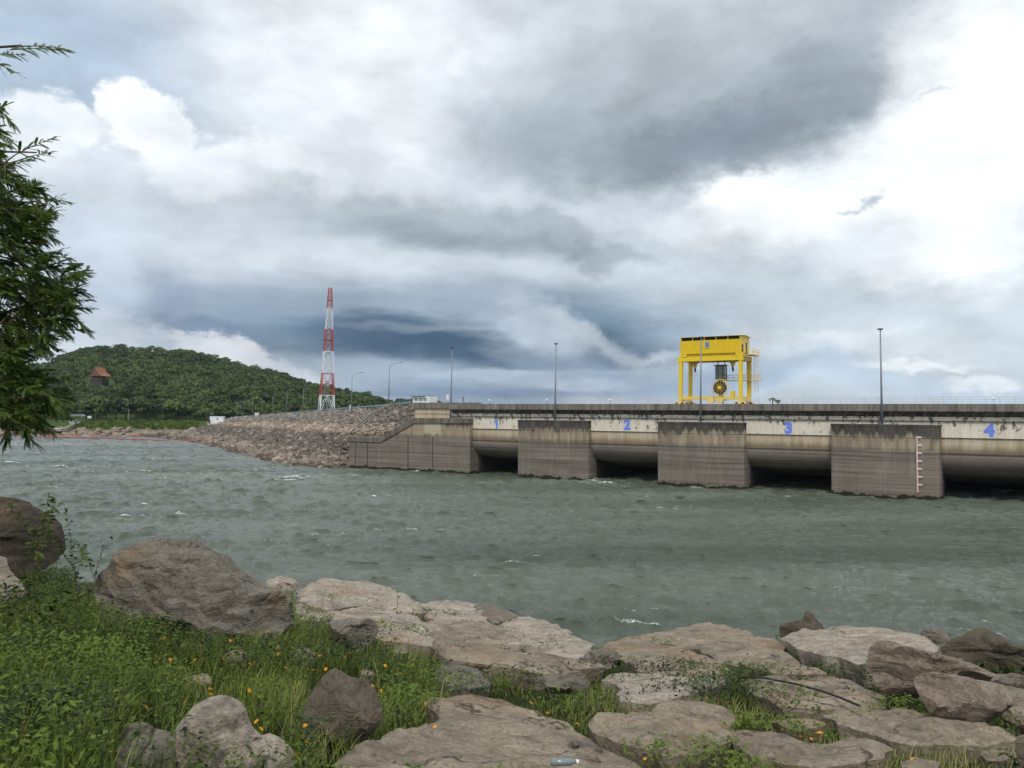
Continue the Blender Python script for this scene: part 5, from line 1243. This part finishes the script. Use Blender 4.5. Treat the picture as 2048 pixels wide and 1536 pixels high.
# ------------------------------------------------------------------ mast
def mast():
    D_ = 330; b = P(652.5, 826, D_); e = empty('lattice_mast', b, R(22), label='tall red and white lattice mast behind the embankment', cat='mast')
    e.rotation_euler = (0, R(1.5), R(22))
    sc = D_/F; Ht = (826-575)*sc
    def hw(z):                                # half width
        f = z/Ht; return 2.95*(1-f)**1.0*(1)+.62*f if f < .82 else max(.62+(2.95*.18)*(1-(f-.82)/.18)*1.0*.9, .62)
    cuts = [0]+[(826-y)*sc for y in (790.6, 747, 703, 659, 616.5, 575)]
    cols = ['white', 'red', 'white', 'red', 'white', 'red']
    for k in range(6):
        z0, z1 = cuts[k], cuts[k+1]; mb = MB(); nb = [1, 1, 2, 2, 4, 5][k]; t_ = .30 if k < 4 else .2
        C4 = lambda z: [Vector((sx_*hw(z), sy_*hw(z), z)) for sx_, sy_ in ((1, 1), (1, -1), (-1, -1), (-1, 1))]
        zs = np.linspace(z0, z1, nb+1)
        for a, b_ in zip(zs[:-1], zs[1:]):
            ca, cb_ = C4(a), C4(b_)
            for i in range(4):
                j = (i+1) % 4; mb.bar(ca[i], cb_[i], t_)
                if k == 0:
                    mid = (cb_[i]+cb_[j])/2; mb.bar(ca[i], mid, .18); mb.bar(ca[j], mid, .18)
                    q1 = ca[i].lerp(cb_[i], .45); mb.bar(q1, ca[i].lerp(mid, .45), .14); mb.bar(q1, ca[i].lerp(mid, .8), .12)
                    q2 = ca[j].lerp(cb_[j], .45); mb.bar(q2, ca[j].lerp(mid, .45), .14); mb.bar(q2, ca[j].lerp(mid, .8), .12)
                else:
                    mb.bar(ca[i], cb_[j], t_*.55); mb.bar(ca[j], cb_[i], t_*.55)
                mb.bar(cb_[i], cb_[j], t_*.7)
        mb.build('lattice_section', M['towerred' if cols[k] == 'red' else 'towerwhite'], e)
    for y in (768, 680, 600):
        z = (826-y)*sc; w = hw(z)+.25; MB().box((-w, -w, z), (w, w, z+.12)).build('platform', M['towerred'], e)
        r_ = MB()
        for a, b_ in (((-w, -w), (w, -w)), ((w, -w), (w, w)), ((w, w), (-w, w)), ((-w, w), (-w, -w))): r_.bar((*a, z+1), (*b_, z+1), .08)
        r_.build('platform_rail', M['towerred'], e)
    la = MB(); 
    for dx in (-.25, .25): la.bar((dx+.3, 0, 0), (dx*.9, 0, Ht), .08)
    la.build('ladder', M['towerwhite'], e)
    for k, (z, sg) in enumerate(((cuts[2]-.5, 1), (cuts[2]+2, -1), (cuts[3]*.9, -1))):
        MB().tube([(sg*(hw(z)+.3), 0, z), (sg*(hw(z)+.3), 0, z+3.2)], .09, 6).build('antenna', M['towerwhite'], e)
mast()

# ------------------------------------------------------------------ hills and far shore
SIL = np.array([(-300,760),(-100,745),(0,735),(60,730),(100,722),(130,705),(160,695),(190,689),(245,689),(300,696),(350,699),(390,703),(440,714),(500,728),(560,746),(620,766),(700,783),(760,797),(800,809),(860,815),(1000,825)], float)
def hill_z(px, Y):
    ys = np.interp(px, SIL[:, 0], SIL[:, 1]); Yr = 760.0
    zr = EYE+(808-ys)/F*Yr-6.5
    zb = 5.0
    f = np.clip((Y-445)/(Yr-445), 0, 1); f2 = f**.92
    z = zb+(zr-zb)*f2
    z = np.where(Y > Yr, zr-(Y-Yr)*.12, z)
    low = np.interp(Y, [348, 358, 372, 400, 430, 445], [-1.5, .0, 2.0, 3.6, 4.9, 5.0])
    return np.where(Y < 445, low, z)
def far_land():
    px = np.linspace(-500, 1000, 220); Ys = np.concatenate([np.linspace(340, 445, 50), np.linspace(450, 1100, 60)])
    PX, YY = np.meshgrid(px, Ys, indexing='ij'); Z = hill_z(PX, YY); X = (PX-1024)/F*YY
    n = fbm(np.stack([X.ravel()*.03, YY.ravel()*.03, np.zeros(X.size)], 1), 4).reshape(X.shape)
    n2 = fbm(np.stack([X.ravel()*.25, YY.ravel()*.25, np.zeros(X.size)], 1), 3).reshape(X.shape)
    sh = 8*fbm(np.stack([PX.ravel()*.02, np.zeros(X.size), np.zeros(X.size)], 1), 2).reshape(X.shape)
    Z = Z+np.where(YY > 470, n*3, n2*.35)
    idx = np.arange(X.size).reshape(X.shape); Q = np.stack([idx[:-1, :-1], idx[1:, :-1], idx[1:, 1:], idx[:-1, 1:]], -1).reshape(-1, 4)
    tag(nmesh('hill', np.stack([X, YY, Z], -1).reshape(-1, 3), Q, M['shore'], smooth=True), kind='structure')
far_land()
def crowns(C, Rr, Hh, nleaf, ls, rg):
    """leaf clumps on lumpy domes"""
    n = len(C); nl = nleaf; lob = 5
    lc = rg.normal(0, 1, (n, lob, 3)); lc /= np.linalg.norm(lc, axis=2)[..., None]; lc[..., 2] = np.abs(lc[..., 2])*.8
    pick = rg.integers(0, lob, (n, nl)); ctr = np.take_along_axis(lc, pick[..., None].repeat(3, 2), 1)*.55
    d = rg.normal(0, 1, (n, nl, 3)); d /= np.linalg.norm(d, axis=2)[..., None]; d[..., 2] = np.where(d[..., 2] < -.2, -d[..., 2], d[..., 2])
    p = (ctr+d*.55*rg.uniform(.75, 1.08, (n, nl, 1)))*np.stack([Rr, Rr, Hh], 1)[:, None]
    pos = C[:, None]+p
    nrm_ = unit(d+rg.normal(0, .45, d.shape)); a = unit(np.cross(nrm_, rg.normal(0, 1, d.shape))); b = np.cross(nrm_, a)
    s = (ls*rg.uniform(.6, 1.3, (n, nl)))[..., None]*(Rr[:, None, None]**.5)
    V = np.stack([pos-a*s-b*s*.7, pos+a*s-b*s*.6, pos+a*s*.8+b*s*.7, pos-a*s*.9+b*s*.8], 2).reshape(-1, 3)
    Q = np.arange(n*nl*4).reshape(-1, 4)
    tv = rg.normal(0, .20, n)
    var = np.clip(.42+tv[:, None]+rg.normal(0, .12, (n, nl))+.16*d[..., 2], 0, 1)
    return V, Q, np.repeat(var.ravel(), 4)
rg = np.random.default_rng(5)
N = 9500; px = rg.uniform(-60, 860, N*2); Y = 448+(820-448)*rg.random(N*2)**.85
z = hill_z(px, Y); X = (px-1024)/F*Y
n = fbm(np.stack([X*.03, Y*.03, 0*X], 1), 4); z = z+np.where(Y > 470, n*3, 0)
keep = ~((px > 440) & (z < 4)) & ~((px > 165) & (px < 232) & (Y > 515) & (Y < 570))
px, Y, z, X = [a[keep][:N] for a in (px, Y, z, X)]
Rr = np.minimum(np.exp(rg.normal(np.log(2.5), .40, len(X))), 5.2)*(1+.2*(Y < 560)); Hh = Rr*rg.uniform(.6, 1.05, len(X))
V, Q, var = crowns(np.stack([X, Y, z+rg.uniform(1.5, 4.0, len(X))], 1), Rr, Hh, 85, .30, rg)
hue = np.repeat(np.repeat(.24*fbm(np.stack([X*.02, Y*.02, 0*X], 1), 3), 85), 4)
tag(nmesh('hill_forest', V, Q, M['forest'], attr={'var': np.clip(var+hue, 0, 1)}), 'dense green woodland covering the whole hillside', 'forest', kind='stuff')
# trees of the front row
LBL = ['tall dark tree', 'broad green tree', 'lighter green tree', 'rounded dark green tree', 'bushy dark tree']
def single_tree(px, Y, H_, R_, label, base=None):
    X = (px-1024)/F*Y; zb = base if base is not None else float(hill_z(np.array(px), np.array(Y))); e = empty('tree', (X, Y, zb), label=label, cat='tree', group='trees along the foot of the hill')
    MB().tube([(0, 0, -1), (.2, 0, H_*.3), (-.1, .1, H_*.6)], [.45, .35, .2], 7).build('trunk', M['trunk'], e)
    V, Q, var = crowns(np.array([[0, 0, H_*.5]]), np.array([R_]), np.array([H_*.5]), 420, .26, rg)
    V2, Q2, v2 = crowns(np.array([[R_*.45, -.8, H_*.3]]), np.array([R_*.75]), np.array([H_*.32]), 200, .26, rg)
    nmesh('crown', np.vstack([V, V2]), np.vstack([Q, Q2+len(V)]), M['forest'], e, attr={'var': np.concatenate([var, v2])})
fr_ = [(120,440,9,6),(135,438,10,6),(152,436,11,6),(172,440,12,7),(192,436,13,7),(212,440,12,6.5),(232,436,13,7.5),(252,440,12,6),(272,436,13,7),(292,440,13,7.5),(312,437,12,7),(332,441,13,7),(352,437,12,7),(372,440,11,6.5),(392,438,10,6),(410,434,7,5.5),(428,470,9,6),(448,500,11,7),(470,520,12,7)]
wh = ['beside the small pavilion at far left', 'left of the pale shore pole', 'right of the pale shore pole', 'above the green bank', 'behind the white cabin']
for i, (px_, Y_, H_, R_) in enumerate(fr_):
    single_tree(px_, Y_, H_, R_, '%s, %s from the left in the row at the hill foot' % (LBL[i % 5], ['first','second','third','fourth','fifth','sixth','seventh','eighth','ninth','tenth','eleventh','twelfth','thirteenth','fourteenth','fifteenth','sixteenth','seventeenth','eighteenth','nineteenth'][i]))
# far trees seen over the parapet, and the second hill
for px_, y_, w_, lab in ((1545, 796, 13, 'first far tree top over the parapet right of the crane'), (1556, 799, 11, 'second far tree top over the parapet right of the crane'), (1447, 795, 9, 'far tree top seen between the legs of the crane')):
    Y_ = 520; p = P(px_, y_, Y_); e = empty('tree', (p.x, Y_, 0), label=lab, cat='tree')
    MB().tube([(0, 0, 0), (0, 0, p.z-1)], [.5, .3], 6).build('trunk', M['trunk'], e)
    V, Q, var = crowns(np.array([[0, 0, p.z-2.6]]), np.array([w_/F*Y_/2*1.25]), np.array([3.0]), 90, .26, rg); nmesh('crown', V, Q, M['forest'], e, attr={'var': var*.6})
pxs = np.linspace(740, 960, 60); ysl = np.interp(pxs, [740, 770, 800, 830, 860, 890, 960], [812, 801, 797, 797, 799, 806, 815]); Yd = 1100
V = []; 
for a, b_ in zip(pxs, ysl):
    for (dy, f) in ((-60, 0), (0, 1), (120, .6), (300, 0)):
        V.append(((a-1024)/F*Yd, Yd+dy, -2+(EYE+(808-b_)/F*Yd+2-5)*f))
m_ = len(pxs); idx = np.arange(m_*4).reshape(m_, 4); Q = np.stack([idx[:-1, :-1], idx[1:, :-1], idx[1:, 1:], idx[:-1, 1:]], -1).reshape(-1, 4)
tag(nmesh('far_hill', np.array(V), Q, M['shore'], smooth=True), kind='structure')
n_ = 500; a = rg.uniform(745, 930, n_); yy = np.interp(a, [740, 770, 800, 830, 860, 890, 960], [812, 801, 797, 797, 799, 806, 815]); f = rg.random(n_)
V, Q, var = crowns(np.stack([(a-1024)/F*Yd, Yd-60*(1-f), -2+(EYE+(808-yy)/F*Yd-2)*f], 1), rg.uniform(4, 6.5, n_), rg.uniform(3.5, 5, n_), 70, .5, rg)
tag(nmesh('far_forest', V, Q, M['forest'], attr={'var': var*.8}), 'dark wooded ridge far behind the left end of the dam crest', 'forest', kind='stuff')
# shore rocks
sr = MB()
rv = []
for i in range(5):
    v = IV*(1+rg.uniform(-.25, .3, (12, 1)))*np.array([1.2, .9, .7]); rv.append(nmesh('shore_rock', v, IF, M['rock'])); 
first = True
for i in range(60):
    px_ = rg.uniform(118, 318); Y_ = rg.uniform(354, 374)-(0 if px_ < 260 else 3); z_ = float(hill_z(np.array(px_), np.array(Y_)))
    o = rv[i] if i < 5 else rv[i % 5].copy()
    if i >= 5: COL.objects.link(o)
    s = rg.uniform(.8, 2.2); o.location = ((px_-1024)/F*Y_, Y_, z_+.1); o.scale = (s, s, s*.8); o.rotation_euler = tuple(rg.uniform(-.6, .6, 3))
    tag(o, 'pale boulder on the far rocky shore below the green bank', 'rock', 'boulders on the far shore')
# shore bushes (ground cover)
n_ = 500; a = rg.uniform(150, 400, n_); Y_ = rg.uniform(374, 430, n_)
V, Q, var = crowns(np.stack([(a-1024)/F*Y_, Y_, hill_z(a, Y_)], 1), rg.uniform(.6, 2.0, n_), rg.uniform(.4, 1.1, n_), 50, .34, rg)
tag(nmesh('shore_scrub', V, Q, M['weed'], attr={'var': np.clip(var+.1, 0, 1)}), 'low green scrub on the far bank in front of the trees', 'scrub', kind='stuff')
# hillside pavilion
def pavilion():
    Y_ = 540; b = P(199, 758, Y_); e = empty('hill_pavilion', b, R(-12), label='open wooden pavilion with a steep orange tiled roof among the hillside trees', cat='pavilion')
    w, d, h = 4.4, 3.6, 2.4
    MB().box((-w-.6, -d-.6, -.5), (w+.6, d+.6, 0)).build('floor', M['wood'], e)
    MB().box((-w, -d, -5), (w, d, -.5)).build('footing', M['darksteel'], e)
    for x in (-w+.3, 0, w-.3):
        for y in (-d+.3, 0, d-.3): MB().box((x-.2, y-.2, 0), (x+.2, y+.2, h)).build('post', M['wood'], e)
    MB().add([(-w-1.2, -d-1, h-.6), (-w-1.2, d+1, h-.6), (-w*.45, d+1, h+2.0), (-w*.45, -d-1, h+2.0), (0, -d-1.2, h+5.6), (0, d+1.2, h+5.6), (w*.45, -d-1, h+2.0), (w*.45, d+1, h+2.0), (w+1.2, -d-1, h-.6), (w+1.2, d+1, h-.6)],
       [(0, 1, 2, 3), (3, 2, 5, 4), (4, 5, 7, 6), (6, 7, 9, 8)]).build('roof', M['rooftile'], e)
    MB().add([(-w-.9, -d-.92, h-.5), (w+.9, -d-.92, h-.5), (w*.43, -d-.92, h+1.9), (0, -d-.92, h+5.3), (-w*.43, -d-.92, h+1.9)], [(0, 1, 2, 3, 4)]).build('gable', M['wood'], e)
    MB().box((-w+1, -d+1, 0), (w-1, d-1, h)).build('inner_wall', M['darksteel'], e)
pavilion()
# far shore things
e = empty('shore_pavilion', P(155, 841, 410), label='small grey roofed shelter on the shore under the trees', cat='shelter')
MB().prism([(-3.4, 2.2), (3.4, 2.2), (2.2, 3.3), (-2.2, 3.3)], 1, -2, 2).build('roof', M['galv'], e)
for x in (-2.8, 2.8):
    for y in (-1.6, 1.6): MB().box((x-.1, y-.1, -1), (x+.1, y+.1, 2.2)).build('post', M['concrete'], e)
e = empty('white_skiff', P(150, 847, 372), R(20), label='small white boat pulled up at the top of the shore ramp', cat='boat')
def hull(Lh, Wh, Hh_): return MB().add([(-Lh, -Wh, Hh_), (Lh*.6, -Wh, Hh_), (Lh, 0, Hh_*1.15), (Lh*.6, Wh, Hh_), (-Lh, Wh, Hh_), (-Lh*.9, -Wh*.6, 0), (Lh*.5, -Wh*.6, 0), (Lh*.8, 0, .1), (Lh*.5, Wh*.6, 0), (-Lh*.9, Wh*.6, 0)], [(0, 5, 6, 1), (1, 6, 7, 2), (2, 7, 8, 3), (3, 8, 9, 4), (4, 9, 5, 0), (5, 9, 8, 7, 6), (0, 1, 2, 3, 4)])
hull(2.3, 1, 1.0).build('hull', M['white'], e); MB().box((-1, -.7, 1.0), (.8, .7, 1.7)).build('cabin', M['white'], e)
e = empty('houseboat', P(108, 866, 360), R(5), label='dark raft boat with a flat white roof moored at the far shore', cat='boat')
hull(4.2, 1.6, .8).build('hull', M['blue'] if False else M['darksteel'], e); MB().box((-4.2, -1.8, 2.1), (4.0, 1.8, 2.25)).build('roof', M['white'], e)
for x in (-3.8, 0, 3.6):
    for y in (-1.4, 1.4): MB().box((x-.06, y-.06, .7), (x+.06, y+.06, 2.1)).build('post', M['white'], e)
e = empty('houseboat', P(38, 862, 362), R(-4), label='second roofed raft boat at the far shore, mostly behind the feathery tree', cat='boat')
hull(4.2, 1.6, .8).build('hull', M['darksteel'], e); MB().box((-4.2, -1.8, 2.1), (4.0, 1.8, 2.25)).build('roof', M['white'], e)
for x in (-3.8, 0, 3.6): MB().box((x-.06, -1.4, .7), (x+.06, -1.3, 2.1)).build('post', M['white'], e)
mb = MB(); a_, b_ = P(118, 862, 356), P(150, 846.5, 380); tag(MB().bar(a_, b_, 1.4, .25).build('boat_ramp', M['concrete']), 'narrow concrete ramp slanting from the moored boat up the far bank', 'ramp')
e = empty('shore_pole', P(257.5, 838, 425), label='pale slender pole standing before the trees on the far bank', cat='pole'); MB().tube([(0, 0, -1), (0, 0, 5.4)], .2, 8).build('pole', M['concrete'], e); MB().box((-.5, -.12, 4.9), (.5, .12, 5.1)).build('crossbar', M['concrete'], e)
e = empty('shore_sign', P(179, 838, 415), label='small white notice board under the trees of the far bank', cat='sign'); MB().box((-1.0, -.05, .4), (1.0, .05, 1.6)).build('panel', M['white'], e)
for sx_ in (-.8, .8): MB().box((sx_-.06, .06, -.6), (sx_+.06, .14, 1.5)).build('leg', M['galv'], e)
# float booms
def boom(pts, label, r=.28, gap=0.12, land=None):
    W3 = []
    for x, y in pts:
        d = ray(x, y); Yt = (EYE-.12)/(-d.z); W3.append(Vector((d.x*Yt, Yt, .12)))
    if land: W3 += land
    e = empty('float_boom', W3[0], label=label, cat='float boom'); o = W3[0]
    MB().tube([p-o for p in W3], .05, 5).build('rope', M['darksteel'], e)
    tot = sum((b-a).length for a, b in zip(W3[:-1], W3[1:])); nf = min(90, int(tot/2.2)); L = tot/nf; seg = 0; acc = 0
    for k in range(nf):
        s0 = k*L; s1 = s0+L*(1-gap)
        def at(s):
            for a, b in zip(W3[:-1], W3[1:]):
                l = (b-a).length
                if s <= l: return a.lerp(b, s/l)
                s -= l
            return W3[-1]
        j = Vector((0, 0, random.uniform(-.06, .06)))
        MB().tube([at(s0)-o+j, at((s0+s1)/2)-o+j, at(s1)-o+j], [r*.8, r, r*.8], 6).build('float', M['redfloat'] if k % 9 != 4 else M['darksteel'], e)
ld = [ehit(x, y) for x, y in ((415, 880), (430, 874), (443, 869.5))]; ld = [p+Vector((0, 0, .7)) for p in ld if p]
boom([(-60, 869), (20, 871), (60, 873), (150, 875), (240, 878.5), (320, 881), (380, 883.5), (396, 884.5)], 'long red float boom across the lake to the riprap, the nearer line', land=ld)
boom([(-60, 866.5), (0, 867.5), (95, 869.3), (165, 870.5)], 'broken red float line at the far left, left piece of the farther line'); boom([(180, 870.5), (235, 871.5)], 'short middle piece of the farther red float line'); boom([(255, 871.8), (340, 873.2)], 'right piece of the farther red float line near the riprap')

# ------------------------------------------------------------------ air
hz = MB().box((-1450, -350, -4), (1450, 1750, 92)).build('haze', None)
hm = bpy.data.materials.new('haze_air'); hm.use_nodes = True; hm.node_tree.nodes.clear()
_o = hm.node_tree.nodes.new('ShaderNodeOutputMaterial'); _v = hm.node_tree.nodes.new('ShaderNodeVolumePrincipled')
_v.inputs['Color'].default_value = (.80, .87, .95, 1); _v.inputs['Density'].default_value = .00006; _v.inputs['Anisotropy'].default_value = .3
hm.node_tree.links.new(_v.outputs[0], _o.inputs['Volume']); hz.data.materials.append(hm); hz['kind'] = 'stuff'
